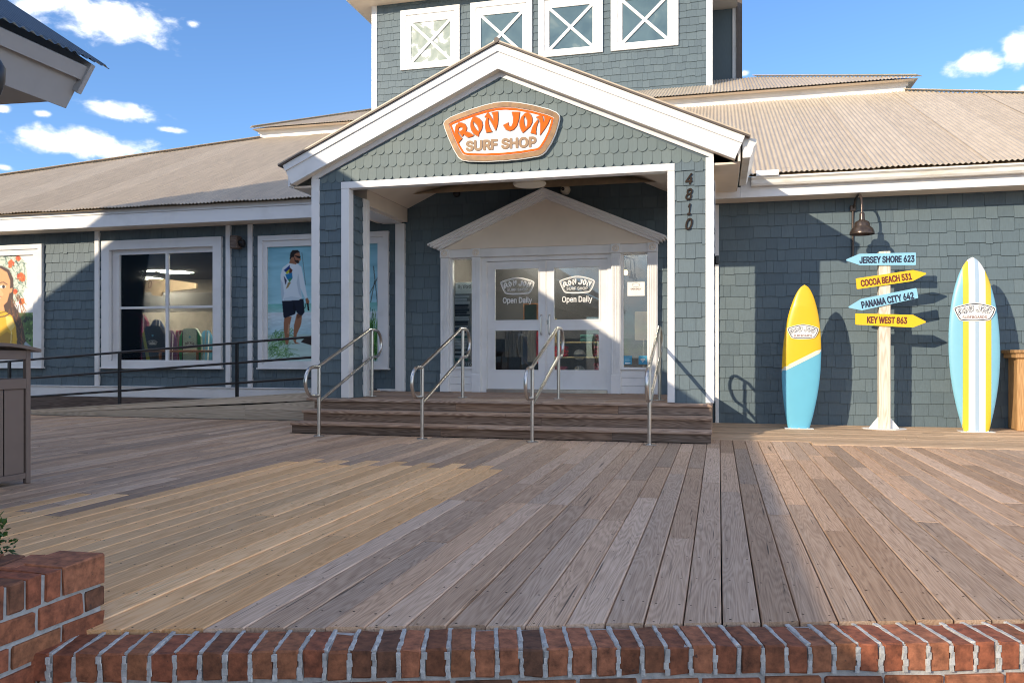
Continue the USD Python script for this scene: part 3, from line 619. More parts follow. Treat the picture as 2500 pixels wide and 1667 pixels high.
for x0, x1, sd in ((-5.305, -4.975, 21), (-.525, -.15, 22)):
    shingle_rows(gw, sbox(x0, FLOOR, x1, 3.385), front(YP), FLOOR - .01, 3.3, x0, x1, .10, .20, .178, seed=sd)
side_in = lambda X: (lambda u, v, w: (X + w, u, v))
side_out = lambda X: (lambda u, v, w: (X - w, u, v))
ret = MB(); ret.box(-5.40, -4.87, 10.33, 10.64, FLOOR, 3.2); ret.box(-.60, -.075, 10.33, 10.64, FLOOR, 3.2); rw = obj('post_return', ret, 'wall_backing', shop)
shingle_rows(rw, sbox(10.335, FLOOR, 10.60, 3.15), side_in(-4.87), FLOOR - .01, 3.1, 10.335, 10.60, .09, .16, .178, seed=23)
shingle_rows(rw, sbox(10.20, FLOOR, 10.60, 3.15), side_in(-.075), FLOOR - .01, 3.1, 10.20, 10.60, .09, .16, .178, seed=24)
T = lambda mb, nm='trim', m='white_paint', **k: obj(nm, mb, m, shop, **k)
T(MB().box(PXL - .005, -5.305, YP - .03, YP + .08, FLOOR + .005, 3.405, .003)); T(MB().box(-.155, PXR + .005, YP - .03, YP + .08, FLOOR + .005, 3.395, .003))
T(MB().box(-4.98, -4.865, YP - .028, YP + .115, FLOOR + .005, 3.255, .003)); T(MB().box(-.612, -.525, YP - .028, YP + .115, FLOOR + .005, 3.255, .003))
T(MB().box(-4.98, -.525, YP - .031, YP + .115, 3.256, 3.345, .003), 'lintel')
T(MB().box(-4.865, -4.845, 10.605, 10.70, FLOOR + .005, 3.2, .003)); T(MB().box(-4.925, -4.84, 10.702, 10.80, FLOOR + .005, 3.2, .003))
T(MB().box(-.605, -.53, 10.645, 10.70, FLOOR + .005, 3.2, .003)); T(MB().box(-.075, -.045, 10.605, 10.70, FLOOR + .005, 3.2, .003))
for sgn in (-1, 1):     # frieze, rake boards, soffit, roof
    ph = math.atan(PSL); run = 3.04; B = (AXC + sgn * run, APZ - PSL * run)
    def band(o0, o1, end=0.0):
        f = lambda o: [(AXC, APZ - o / math.cos(ph)), (B[0] - sgn * math.sin(ph) * o + sgn * end, B[1] - math.cos(ph) * o - PSL * end)]
        a, b = f(o0), f(o1); return Polygon([a[0], a[1], b[1], b[0]])
    fb = lambda z: z
    X1 = PXL if sgn < 0 else PXR
    T(MB().poly(Polygon([(AXC, frz(AXC, -.02)), (X1, frz(X1, -.02)), (X1, frz(X1, .055)), (AXC, frz(AXC, .055))]), front(YP), .0, .026), 'frieze_board')
    T(MB().poly(band(0, .085), front(10.05), -.03, .022), 'rake_trim')
    T(MB().poly(band(.086, .283), front(10.05), -.03, .0), 'rake_board')
    T(MB().poly(band(.235, .28), lambda u, v, w: (u, w, v), 10.081, 10.195), 'soffit', 'soffit_paint')
    T(MB().poly(band(-.022, -.004, .05), lambda u, v, w: (u, w, v), 10.0, 14.8), 'porch_roof', 'roof_edge_metal')
    T(MB().poly(band(-.040, -.024, .05), lambda u, v, w: (u, w, v), 10.0, 14.8), 'porch_roof', 'roof_metal')
    xe = B[0] - sgn * .05
    T(MB().box(min(xe, xe - sgn * .03), max(xe, xe - sgn * .03), 10.085, 11.93, 3.305, 3.57, .003), 'side_fascia', 'soffit_paint' if sgn > 0 else 'white_paint')
    T(MB().box(min(X1 + sgn * .0, xe - sgn * .03), max(X1, xe - sgn * .03), 10.195, 12.35, 3.30, 3.325), 'soffit', 'soffit_paint')
    bx = (-5.40, -4.88) if sgn < 0 else (-.60, -.08)
    T(MB().box(bx[0], bx[1], 10.645 if sgn > 0 else 10.81, 12.36, 3.14, 3.36, .004), 'porch_beam', 'soffit_paint')
    T(MB().box(bx[0] + .10, bx[1] - .10, 10.81, 12.36, 3.125, 3.139), 'porch_beam_cap')
    xi = -4.88 if sgn < 0 else -.60
    T(MB().poly(Polygon([(xi, 3.361), (AXC, 4.35), (AXC, 4.375), (xi, 3.386)]), lambda u, v, w: (u, w, v), 10.32, 12.37), 'porch_ceiling', 'soffit_paint')
cap = MB(); cap.tube([(AXC, 9.99, APZ + .035), (AXC, 12, APZ + .035), (AXC, 14.8, APZ + .035)], .035, 8); T(cap, 'ridge_cap', 'roof_edge_metal')
gt = MB()
prof = [(.275, 3.60), (.275, 3.35), (.36, 3.35), (.385, 3.40), (.40, 3.47), (.435, 3.52), (.435, 3.56), (.425, 3.56), (.425, 3.525), (.39, 3.475), (.375, 3.405), (.355, 3.362), (.29, 3.362), (.29, 3.60)]
gt.poly(Polygon(prof), lambda u, v, w: (u, w, v), 10.12, 11.78); gt.poly(Polygon([prof[0]] + prof[1:7]), lambda u, v, w: (u, w, v), 10.11, 10.118)
T(gt, 'porch_gutter', 'gutter_paint')

# --- main eaves
T(MB().box(-22.5, PXL - .32, 11.95, 11.985, 3.214, 3.425, .003), 'fascia'); T(MB().box(-22.5, PXL - .32, 11.935, 11.985, 3.427, 3.50, .003), 'fascia_trim')
T(MB().box(.30, 12.0, 11.95, 11.985, 3.214, 3.50, .003), 'fascia'); T(MB().box(-22.5, -5.43, 11.986, 12.38, 3.222, 3.242), 'soffit', 'soffit_paint'); T(MB().box(-.05, 12, 11.986, 12.38, 3.222, 3.242), 'soffit', 'soffit_paint')
T(MB().box(-.06, .298, 11.94, 11.985, 3.214, 3.36), 'fascia')
prof = [(11.945, 3.474), (11.945, 3.357), (11.86, 3.357), (11.84, 3.385), (11.83, 3.43), (11.80, 3.455), (11.80, 3.476), (11.81, 3.476), (11.812, 3.46), (11.84, 3.437), (11.85, 3.39), (11.866, 3.366), (11.93, 3.366), (11.93, 3.474)]
gt = MB().poly(Polygon(prof), lambda u, v, w: (w, u, v), .45, 12.0); gt.poly(Polygon(prof[:7]), lambda u, v, w: (w, u, v), .44, .448); T(gt, 'eave_gutter', 'gutter_paint')
T(MB().box(.50, .80, 11.76, 11.80, 3.47, 3.545, .003), 'splash_guard')

# --- roofs of corrugated sheets
def corrugated(poly_top, poly_bot, x0, x1, eave_y, eave_z, slope, pitch=.068, amp=.0105):
    """one sheet from x0 to x1 whose lower end is at eave_y and whose upper end is at y = top(x)"""
    n = max(2, int(round((x1 - x0) / pitch * 6))); xs = np.linspace(x0, x1, n + 1); ph = xs * 2 * np.pi / pitch
    yb = np.array([poly_bot(x) for x in xs]); yt = np.maximum(np.array([poly_top(x) for x in xs]), yb + .001)
    dz = amp * np.sin(ph); V = []
    for yy_ in (yb, yt): V.append(np.stack([xs, yy_, eave_z + slope * (yy_ - eave_y) + dz], 1))
    V = np.vstack(V); F = [[i, i + 1, n + 2 + i, n + 1 + i] for i in range(n)]
    m = MB().add(V, np.array(F), rng.random())
    V2 = V.copy(); V2[:, 2] -= .0035; F2 = np.array(F)[:, ::-1]; m.add(V2, F2, m.t[0][0])
    e = np.vstack([V[:n + 1], V2[:n + 1]]); m.add(e, np.array([[i, n + 1 + i, n + 2 + i, i + 1] for i in range(n)]), m.t[0][0])
    return m
HL0, HL1, HR1, HR0 = (-22.5, 11.85), (-10.96, 17.97), (3.67, 17.97), (12.0, 11.85)
def low_top(x):
    if x < HL1[0]: return HL0[1] + (x - HL0[0]) / (HL1[0] - HL0[0]) * (HL1[1] - HL0[1])
    if x > HR1[0]: return HR0[1] + (HR0[0] - x) / (HR0[0] - HR1[0]) * (HR1[1] - HR0[1])
    return 17.97
def low_bot(x):      # the porch roof covers the part over the porch
    d = abs(x - AXC)
    return EAVE_Y if d > 3.0 else max(EAVE_Y, EAVE_Y + (zroof(x) + .0 - EAVE_Z) / SL - .05)
roof = obj('roof', MB().add([(-22.5, 11.87, 3.485), (12, 11.87, 3.485), (3.67, 17.97, 6.29), (-10.96, 17.97, 6.29)], [[0, 1, 2], [0, 2, 3]]).add([(12, 11.87, 3.485), (12, 26, 3.485), (3.67, 24, 6.29), (3.67, 17.97, 6.29)], [[0, 1, 2], [0, 2, 3]]).add([(-22.5, 11.87, 3.485), (-22.5, 26, 3.485), (-10.96, 24, 6.29), (-10.96, 17.97, 6.29)], [[0, 2, 1], [0, 3, 2]]), 'roof_metal', shop)
x = -22.4; sw = 10 * .068
while x < 11.9:
    x2 = min(x + sw, 11.95); bot = low_bot
    if low_top((x + x2) / 2) - low_bot((x + x2) / 2) > .1: obj('roof_sheet', corrugated(low_top, bot, x - .03, x2 + .02, EAVE_Y, EAVE_Z + (.009 if int(x / sw) % 2 else 0), SL), 'roof_metal', roof, 50)
    x = x2
for a, b in ((HL0, HL1), (HR0, HR1)):
    za, zb_ = EAVE_Z + .03, EAVE_Z + SL * (17.97 - EAVE_Y) + .03
    T(MB().bar((a[0], a[1], za), (b[0], b[1], zb_), .22, .012, bev=.003), 'hip_cap', 'roof_metal')
# raised band and upper roof
UY, UZ, US = 17.70, 6.53, .41
T(MB().box(-10.96, 3.67, 17.95, 18.0, 6.20, 6.52, .003), 'clerestory_band'); T(MB().box(3.62, 3.67, 18.001, 24, 6.20, 6.52), 'clerestory_band'); T(MB().box(-10.96, -10.91, 18.001, 24, 6.20, 6.52), 'clerestory_band')
T(MB().box(-11.0, 3.71, 17.935, 18.0, 6.44, 6.515, .003), 'band_trim')
up = obj('upper_roof', MB().add([(-11.05, 17.72, 6.50), (3.85, 17.72, 6.50), (.85, 20.7, 7.72), (-8.05, 20.7, 7.72)], [[0, 1, 2], [0, 2, 3]]).add([(3.85, 17.72, 6.50), (3.85, 24, 6.50), (.85, 20.7, 7.72)], [[0, 1, 2]]).add([(-11.05, 17.72, 6.50), (-11.05, 24, 6.50), (-8.05, 20.7, 7.72)], [[0, 2, 1]]), 'roof_metal', shop)
def up_top(x): return UY + min(3.0, max(0.0, x + 11.05), max(0.0, 3.85 - x))
x = -11.05
while x < 3.85:
    x2 = min(x + sw, 3.85); obj('roof_sheet', corrugated(up_top, lambda q: UY, x, x2, UY, UZ, US), 'roof_metal', up, 50); x = x2
T(MB().bar((3.86, 17.69, UZ + .02), (.85, 20.7, UZ + US * 3 + .03), .2, .012, bev=.003), 'hip_cap', 'roof_metal'); T(MB().bar((-11.06, 17.69, UZ + .02), (-8.05, 20.7, UZ + US * 3 + .03), .2, .012, bev=.003), 'hip_cap', 'roof_metal')
T(MB().add([(-11.0, 17.73, 6.505), (3.8, 17.73, 6.505), (3.8, 17.95, 6.515), (-11.0, 17.95, 6.515)], [[0, 2, 1], [0, 3, 2]]), 'soffit', 'soffit_paint')

# --- tower
TY, TX0, TX1, TZ1 = 19.5, -8.674, -.14, 10.0
tw = wall_mesh('tower_wall', sbox(TX0, 7.0, TX1, TZ1), front(TY), .2)
shingle_rows(tw, sbox(TX0 + .14, 7.2, TX1 - .14, TZ1), front(TY), 7.16, TZ1, TX0 + .14, TX1 - .14, .09, .24, .172, seed=31, drop=.016, holes=unary_union([sbox(c - .76, 8.28, c + .76, 9.73) for c in (-7.08, -5.22, -3.49, -1.71)]))
T(MB().box(TX0, TX0 + .145, TY - .035, TY + .1, 7.0, TZ1, .004)); T(MB().box(TX1 - .145, TX1, TY - .035, TY + .1, 7.0, TZ1, .004))
T(MB().box(TX0 + .05, TX0 + .15, TY + .11, 27, 7.0, TZ1), 'tower_side_wall', 'shingle_paint')
sr = T(MB().box(-.30, .36, 21.9, 22.05, 7.4, 12.0), 'tower_side_wall', 'shingle_paint')
T(MB().box(.34, .44, 21.86, 22.05, 7.4, 12.0, .004)); T(MB().box(.44, .58, 21.80, 22.05, 7.4, 12.0), 'downpipe', 'roof_edge_metal')
T(MB().box(-9.16, .5, 18.98, 19.02, 9.97, 10.22, .004), 'tower_fascia'); T(MB().box(-9.16, -9.12, 19.021, 28, 9.97, 10.22), 'tower_fascia'); T(MB().box(-9.12, .46, 19.021, 28, 9.975, 10.0), 'tower_soffit', 'soffit_paint')
T(MB().add([(-9.25, 18.9, 10.23), (.6, 18.9, 10.23), (-2.3, 22, 11.6), (-6.3, 22, 11.6)], [[0, 1, 2], [0, 2, 3]]).add([(-9.25, 18.9, 10.23), (-6.3, 22, 11.6), (-6.3, 26, 11.6), (-9.25, 29, 10.23)], [[0, 1, 2], [0, 2, 3]]), 'tower_roof', 'roof_metal')
for i, cx in enumerate((-7.08, -5.22, -3.485, -1.71)):
    z0, z1, hw = 8.245, 9.76, .79
    pg = sbox(cx - hw, z0, cx + hw, z1).difference(sbox(cx - hw + .14, z0 + .13, cx + hw - .14, z1 - .13))
    w = T(MB().poly(pg, front(TY), -.05, .06), 'tower_window')
    pg2 = sbox(cx - hw + .14, z0 + .13, cx + hw - .14, z1 - .13).difference(sbox(cx - hw + .27, z0 + .17, cx + hw - .25, z1 - .33))
    obj('sash', MB().poly(pg2, front(TY), -.05, .035), 'white_paint', w)
    a, b, c, d = cx - hw + .27, cx + hw - .25, z0 + .17, z1 - .33
    obj('pane', MB().box(a, b, TY - .012, TY + .01, c, d), 'frosted_glass' if i == 0 else 'dusty_glass', w)
    for p, q in (((a, c), (b, d)), ((a, d), (b, c))):
        L = LineString([p, q]).buffer(.035, cap_style=2).intersection(sbox(a, c, b, d)); obj('glazing_bar', MB().poly(L, front(TY), .014, .04 if p[1] == c else .038), 'white_paint', w)

# --- front wall trims, skirting, window and poster frames
for x0, x1 in ((-16.2, -16.1), (-10.872, -10.783), (-8.205, -8.114), (-7.781, -7.696)): T(MB().box(x0, x1, 12.345, 12.41, .447, 3.22, .003))
T(MB().box(-5.078, -4.922, 12.32, 12.41, FLOOR + .002, 3.12, .003), 'pilaster')
T(MB().box(-22.5, -5.56, 12.355, 12.41, .25, .425, .002), 'skirting'); T(MB().box(-22.5, -5.56, 12.335, 12.41, .427, .445, .003), 'skirting_cap'); T(MB().box(-5.40, -5.08, 12.34, 12.41, FLOOR + .004, .445, .002), 'skirting')
T(MB().box(-.05, .0, 12.36, 12.41, .0, 3.2, .002))
def frame(x0, x1, z0, z1, w, name, inner=.0):
    pg = sbox(x0, z0, x1, z1).difference(sbox(x0 + w, z0 + w * .75, x1 - w, z1 - w))
    f = T(MB().poly(pg, front(YW), -.10, .075), name)
    obj('sill', MB().box(x0 - .02, x1 + .02, 12.30, 12.40, z0 - .022, z0, .004), 'white_paint', f)
    return f
wf = frame(-10.71, -8.282, .775, 3.03, .16, 'window')
pg = sbox(-10.55, .895, -8.442, 2.87).difference(sbox(-10.405, .905, -8.466, 2.785)); obj('sash', MB().poly(pg, front(12.44), -.03, .03), 'white_paint', wf)
obj('mullion', MB().box(-9.455, -9.397, 12.42, 12.46, .905, 2.785, .004), 'white_paint', wf)
for a, b in ((-10.405, -9.456), (-9.396, -8.466)): obj('glazing_bar', MB().box(a, b, 12.425, 12.458, 1.815, 1.858, .003), 'white_paint', wf)
for a, b, c, d in ((-10.42, -9.45, .89, 1.82), (-9.40, -8.45, .89, 1.82), (-10.42, -9.45, 1.85, 2.80), (-9.40, -8.45, 1.85, 2.80)):
    obj('pane', MB().box(a, b, 12.448, 12.452, c, d), 'pane_glass', wf)
pf1 = frame(-14.43, -12.002, .772, 3.026, .085, 'poster_frame'); pg = sbox(-14.344, .836, -12.088, 2.94).difference(sbox(-14.2, .915, -12.215, 2.84)); obj('inner_frame', MB().poly(pg, front(YW), -.05, .05), 'white_paint', pf1)
pf2 = frame(-7.572, -5.207, .779, 3.01, .085, 'poster_frame'); pg = sbox(-7.486, .843, -5.293, 2.924).difference(sbox(-7.413, .895, -5.398, 2.82)); obj('inner_frame', MB().poly(pg, front(YW), -.05, .05), 'white_paint', pf2)

# --- entrance: pilasters, pediment, doors, sidelights
ped = T(MB().poly(Polygon([(-4.25, 2.665), (-.87, 2.665), (-2.565, 3.43)]), front(YW), -.02, .13), 'pediment', 'soffit_paint')
for sgn, xe in ((-1, -4.43), (1, -.745)):
    ax, az = -2.575, 3.525; L = math.hypot(xe - ax, 2.735 - az); ph = math.atan2(az - 2.735, abs(xe - ax))
    for o0, o1, dep, xtr in ((0, .022, .35, 0), (.022, .055, .31, .03), (.055, .085, .26, .07), (.085, .125, .20, .12)):
        A = (ax, az - o0 / math.cos(ph)); A2 = (ax, az - o1 / math.cos(ph)); e = xe - sgn * xtr
        B_ = (e, 2.735 - o0 * .2 + xtr * .1); B2 = (e - sgn * .02, 2.735 - o1 + xtr * .12)
        obj('crown_moulding', MB().poly(Polygon([A, (e, az - o0 / math.cos(ph) - abs(e - ax) * math.tan(ph)), (e, az - o1 / math.cos(ph) - abs(e - ax) * math.tan(ph)), A2]), front(YW), -.02, dep), 'white_paint', ped)
T(MB().box(-4.293, -.885, 12.285, 12.42, 2.535, 2.664, .003), 'entry_header')
for x0, x1 in ((-4.293, -4.155), (-3.772, -3.632), (-1.575, -1.435), (-1.032, -.885)):
    p = T(MB().box(x0, x1, 12.285, 12.42, FLOOR + .003, 2.533, .003), 'pilaster'); w = (x1 - x0 - .03) / 9
    for i in range(5): obj('flute', MB().box(x0 + .015 + 2 * i * w - .001, x0 + .015 + (2 * i + 1) * w + .001, 12.276, 12.286, .72, 2.47), 'white_paint', p)
    obj('plinth', MB().box(x0 - .004, x1 + .004, 12.272, 12.40, FLOOR + .003, .70, .003), 'white_paint', p)
    b = T(MB().box(x0 - .002, x1 + .002, 12.262, 12.40, 2.536, 2.668, .003), 'corner_block'); cx = (x0 + x1) / 2
    for r in (.046, .024): obj('rosette_ring', MB().tube([(cx + r * math.cos(a), 12.262, 2.602 + r * math.sin(a)) for a in np.linspace(0, 2 * np.pi, 20, endpoint=False)], .0075, 6, True), 'soffit_paint', b, True)
for x0, x1 in ((-4.155, -3.772), (-1.435, -1.032)):       # sidelights
    pg = sbox(x0, .79, x1, 2.534).difference(sbox(x0 + .035, .81, x1 - .01, 2.515)); s = T(MB().poly(pg, front(YW), -.06, .03), 'sidelight')
    obj('sill', MB().box(x0, x1, 12.31, 12.40, .775, .80, .003), 'white_paint', s)
    obj('pane', MB().box(x0 + .03, x1 - .005, 12.42, 12.424, .80, 2.52), 'pane_glass', s)
    for k in range(3): obj('panel_board', MB().box(x0, x1, 12.345, 12.44, FLOOR + .004 + k * .121, FLOOR + .121 + k * .121, .003), 'white_paint', s)
jm = sbox(-3.631, FLOOR, -1.576, 2.534).difference(sbox(-3.548, FLOOR, -1.642, 2.468)); T(MB().poly(jm, front(YW), -.06, .045), 'door_frame')
T(MB().box(-3.545, -1.645, 12.33, 12.47, FLOOR + .002, .462), 'threshold', 'steel')
doors = []
for x0, x1, pa, pb in ((-3.543, -2.602, -3.419, -2.719), (-2.594, -1.646, -2.470, -1.774)):
    pg = sbox(x0, .466, x1, 2.462).difference(sbox(pa, 1.543, pb, 2.343)).difference(sbox(pa, .765, pb, 1.380))
    d = T(MB().poly(pg, front(YW), -.03, .018), 'door'); doors.append(d)
    for a, b in ((1.543, 2.343), (.765, 1.380)):
        obj('bead', MB().poly(sbox(pa - .02, a - .02, pb + .02, b + .02).difference(sbox(pa, a, pb, b)), front(YW), .018, .026), 'white_paint', d)
        obj('pane', MB().box(pa - .01, pb + .01, 12.405, 12.409, a - .01, b + .01), 'pane_glass', d)
    hx = -2.665 if x0 < -3 else -2.535; s = -1 if x0 < -3 else 1
    obj('handle', MB().tube([(hx - s * .0, 12.375, 1.615), (hx, 12.33, 1.615), (hx + s * .0, 12.315, 1.605), (hx + s * -.0, 12.31, 1.58), (hx, 12.31, 1.35), (hx, 12.315, 1.325), (hx, 12.33, 1.315), (hx, 12.375, 1.315)], .011, 8), 'steel', d, True)
obj('lock', MB().box(-2.585, -2.555, 12.37, 12.385, 1.47, 1.54, .002), 'steel', doors[1])
shingles.flush(); scallops.flush()

# ------------------------------------------------------------------ the shop's emblem (millimetres about its centre), used on the sign, the doors and the boards
EM = {"outer":[[-781,163],[-760,201],[-684,244],[-559,282],[-376,332],[-212,367],[-65,389],[65,388],[235,365],[434,315],[632,250],[735,200],[766,163],[774,131],[758,48],[719,-73],[664,-185],[593,-289],[553,-321],[498,-345],[275,-367],[33,-376],[-212,-372],[-443,-354],[-526,-335],[-576,-297],[-642,-189],[-718,-25],[-768,106]],
"R":[[[-595,135],[-609,103],[-617,40],[-609,-16],[-592,-65],[-573,-108],[-521,-54],[-551,-20],[-574,17],[-584,54],[-580,93],[-567,116]],[[-580,133],[-569,156],[-526,151],[-480,130],[-457,85],[-461,53],[-484,23],[-517,-26],[-567,37],[-582,52],[-580,93]],[[-492,32],[-451,29],[-418,15],[-361,-25],[-393,-37],[-438,-43],[-476,-13],[-509,9]]],"Rh":[[-572,85],[-551,101],[-517,97],[-506,72],[-521,53],[-555,40],[-572,54]],
"O":[[[-361,220],[-385,190],[-403,144],[-404,97],[-393,49],[-360,-1],[-298,-38],[-294,-6],[-257,47],[-243,102],[-253,150],[-286,187],[-347,222]]],"Oh":[[-376,162],[-347,144],[-314,110],[-294,66],[-290,30],[-304,23],[-331,52],[-364,102]],
"N":[[[-183,208],[-205,138],[-205,67],[-187,2],[-115,8],[-142,47],[-164,112],[-167,167],[-158,206]],[[-212,206],[-171,263],[-138,212],[-97,146],[-69,89],[-66,25],[-105,100],[-142,165],[-167,203]],[[-118,256],[-39,262],[-34,181],[-42,95],[-66,25],[-83,83],[-91,154],[-97,217]]],
"J":[[[150,242],[251,233],[239,146],[211,62],[170,18],[122,4],[73,25],[37,82],[102,109],[102,78],[122,54],[146,59],[166,104],[169,175]]],
"O2":[[[363,221],[323,214],[275,167],[251,106],[255,52],[275,3],[295,-31],[339,3],[387,42],[415,95],[417,141],[395,190]]],"O2h":[[311,180],[335,163],[355,122],[355,68],[335,23],[319,47],[307,95],[303,142]],
"N2":[[[490,121],[450,77],[419,25],[399,-40],[468,-62],[462,-25],[474,44],[494,97]],[[470,153],[538,179],[553,132],[565,77],[553,0],[520,-74],[523,-13],[526,64],[506,127]],[[573,153],[650,129],[617,58],[577,-2],[520,-74],[546,1],[561,61],[581,114]]]}
def P_(pts): return Polygon(np.array(pts) / 1000.0).buffer(0)
E_OUT = P_(EM['outer']); E_LET = {}
for k in ('R', 'O', 'N', 'J', 'O2', 'N2'):
    pg = unary_union([P_(q) for q in EM[k]])
    if k + 'h' in EM: pg = pg.difference(P_(EM[k + 'h']))
    E_LET[k] = pg.buffer(.004).buffer(-.004)
def centred(s, h, cx, cz, widen=1.0, bold=True, width=None):
    t = text_poly(s, h, bold, widen); b = t.bounds
    if width: t = affinity.scale(t, width / (b[2] - b[0]), 1, origin=(0, 0)); b = t.bounds
    return affinity.translate(t, cx - (b[0] + b[2]) / 2, cz - (b[1] + b[3]) / 2)
E_SUB = centred('SURF SHOP', .118, .0, -.155, width=.93).buffer(.006)
E_BRD = centred('SURFBOARDS', .105, .0, -.20, width=.90)
def place(pg, s, cx, cz): return affinity.translate(affinity.scale(pg, s, s, origin=(0, 0)), cx, cz)

sg = thing('shop_sign', 'oval white shop sign with orange brush lettering on the porch gable', 'sign', (-2.72, 10.13, 3.865))
F10 = front(10.155); at_ = lambda pg: place(pg, 1, -2.72, 3.865)
obj('backing', MB().poly(at_(E_OUT), F10, -.015, .020), 'white_paint', sg)
obj('gold_border', MB().poly(at_(E_OUT.buffer(-.010).difference(E_OUT.buffer(-.072))), F10, .0195, .030), 'gold_band', sg)
obj('orange_border', MB().poly(at_(E_OUT.buffer(-.080).difference(E_OUT.buffer(-.106))), F10, .0195, .027), 'orange_paint', sg)
for k, pg in E_LET.items():
    l = obj('letter', MB().poly(at_(pg), F10, .0235, .034), 'orange_paint', sg); obj('letter_edge', MB().poly(at_(pg.buffer(.010)), F10, .0198, .0235), 'letter_outline', l)
for pg in sorted(E_SUB.geoms, key=lambda q: q.bounds[0]): obj('small_letter', MB().poly(at_(pg), F10, .0198, .030), 'brown_letter', sg)
def emblem_small(parent, Y, cx, cz, s, kind, tilt=None):
    fn = tilt or front(Y)
    if kind == 'door':
        e = [E_OUT.difference(E_OUT.buffer(-.045)), E_OUT.buffer(-.065).difference(E_OUT.buffer(-.078))] + [p.buffer(.002) for p in E_LET.values()] + [E_SUB.buffer(-.008)]
        obj('emblem', MB().poly(unary_union([place(p, s, cx, cz) for p in e]), fn, .0, .0015), 'white_paint', parent)
    else:
        b = obj('emblem', MB().poly(place(E_OUT, s, cx, cz), fn, .0, .004), 'white_gloss', parent)
        obj('emblem_rim', MB().poly(place(E_OUT.buffer(-.03).difference(E_OUT.buffer(-.066)), s, cx, cz), fn, .0041, .0052), 'maroon_ink' if kind == 'blue' else 'ink', b)
        obj('emblem_letters', MB().poly(unary_union([place(p.buffer(.010).difference(p.buffer(-.008)), s, cx, cz) for p in E_LET.values()]), fn, .0041, .0054), 'navy_ink', b)
        obj('emblem_small_letters', MB().poly(place(E_BRD, s, cx, cz), fn, .0041, .0054), 'maroon_ink', b)
for d, cx in zip(doors, (-3.062, -2.115)):
    emblem_small(d, 12.4045, cx, 2.075, .355, 'door')
    obj('lettering', MB().poly(centred('Open Daily', .085, cx, 1.845, width=.47), front(12.4045), 0, .0015), 'white_paint', d)

# ------------------------------------------------------------------ house numbers down the porch post
hn = thing('house_number', 'four dark italic metal numerals reading 4810 down the porch post', 'house number', (-.355, 10.17, 2.86))
for ch, z0, z1 in (('4', 3.078, 3.212), ('8', 2.888, 3.03), ('1', 2.705, 2.845), ('0', 2.525, 2.668)):
    t = text_poly(ch, .14, True); t = affinity.skew(t, xs=14, origin=(0, 0)); b = t.bounds; t = affinity.scale(t, (.042 if ch == '1' else .088) / (b[2] - b[0]), (z1 - z0) / (b[3] - b[1]), origin=(0, 0)); b = t.bounds
    obj('numeral', MB().poly(affinity.translate(t, -.355 - (b[0] + b[2]) / 2, z0 - b[1]), front(YP), .018, .036), 'numeral_metal', hn)

# ------------------------------------------------------------------ steel handrails on the steps
def arc(c, r, a0, a1, n=8): return [(c[0], c[1] + r * math.cos(t), c[2] + r * math.sin(t)) for t in np.linspace(a0, a1, n)]
hr = thing('handrail', 'bent steel handrail at the far left end of the steps beside the dark shingled post', 'handrail', (0, 0, 0), 'steel handrails on the entrance steps')
Y0, Y1 = 0.0, 1.58
loop = [(0, Y0, .50), (0, Y0 - .14, .50)] + [(0, y, z) for _, y, z in arc((0, Y0 - .165, .675), .175, -math.pi / 2, -3 * math.pi / 2, 14)][1:-1] + [(0, Y0 - .14, .852), (0, Y0 - .02, .852), (0, Y0 + .03, .872)]
loop += [(0, Y1 - .16, 1.325), (0, Y1 - .10, 1.352), (0, Y1, 1.352), (0, Y1 + .10, 1.352)]
loop += [(0, y, z) for _, y, z in arc((0, Y1 + .13, 1.162), .19, math.pi / 2, -math.pi / 2, 14)] + [(0, Y1 + .08, .972), (0, Y1, .972)]
obj('rail', MB().tube(loop, .0215, 12), 'steel', hr, True)
obj('lower_rail', MB().tube([(0, Y0, .425), (0, Y0 + .4, .563), (0, Y1, .972)], .0205, 12), 'steel', hr, True)
obj('post', MB().tube([(0, Y0, 0), (0, Y0, .4), (0, Y0, .85)], .0225, 12), 'steel', hr, True)
obj('post', MB().tube([(0, Y1, FLOOR), (0, Y1, .8), (0, Y1, 1.345)], .0225, 12), 'steel', hr, True)
for yy_, zz in ((Y0, .004), (Y1, FLOOR + .001)): obj('foot_plate', MB().obox((0, yy_, zz + .004), np.array([[.92, .39, 0], [-.39, .92, 0], [0, 0, 1]]), (.062, .062, .004), .002), 'steel', hr)
stage.GetPrimAtPath(hr).GetAttribute('xformOp:translate').Set(Gf.Vec3d(-4.76, 9.12, 0))
for x, lab in ((-3.415, 'bent steel handrail second from the left, in front of the narrow left sidelight'), (-2.075, 'bent steel handrail in front of the middle of the double doors'), (-.745, 'bent steel handrail at the right end of the steps by the numbered post')):
    copy_of(hr, (x, 9.12, 0), lab)

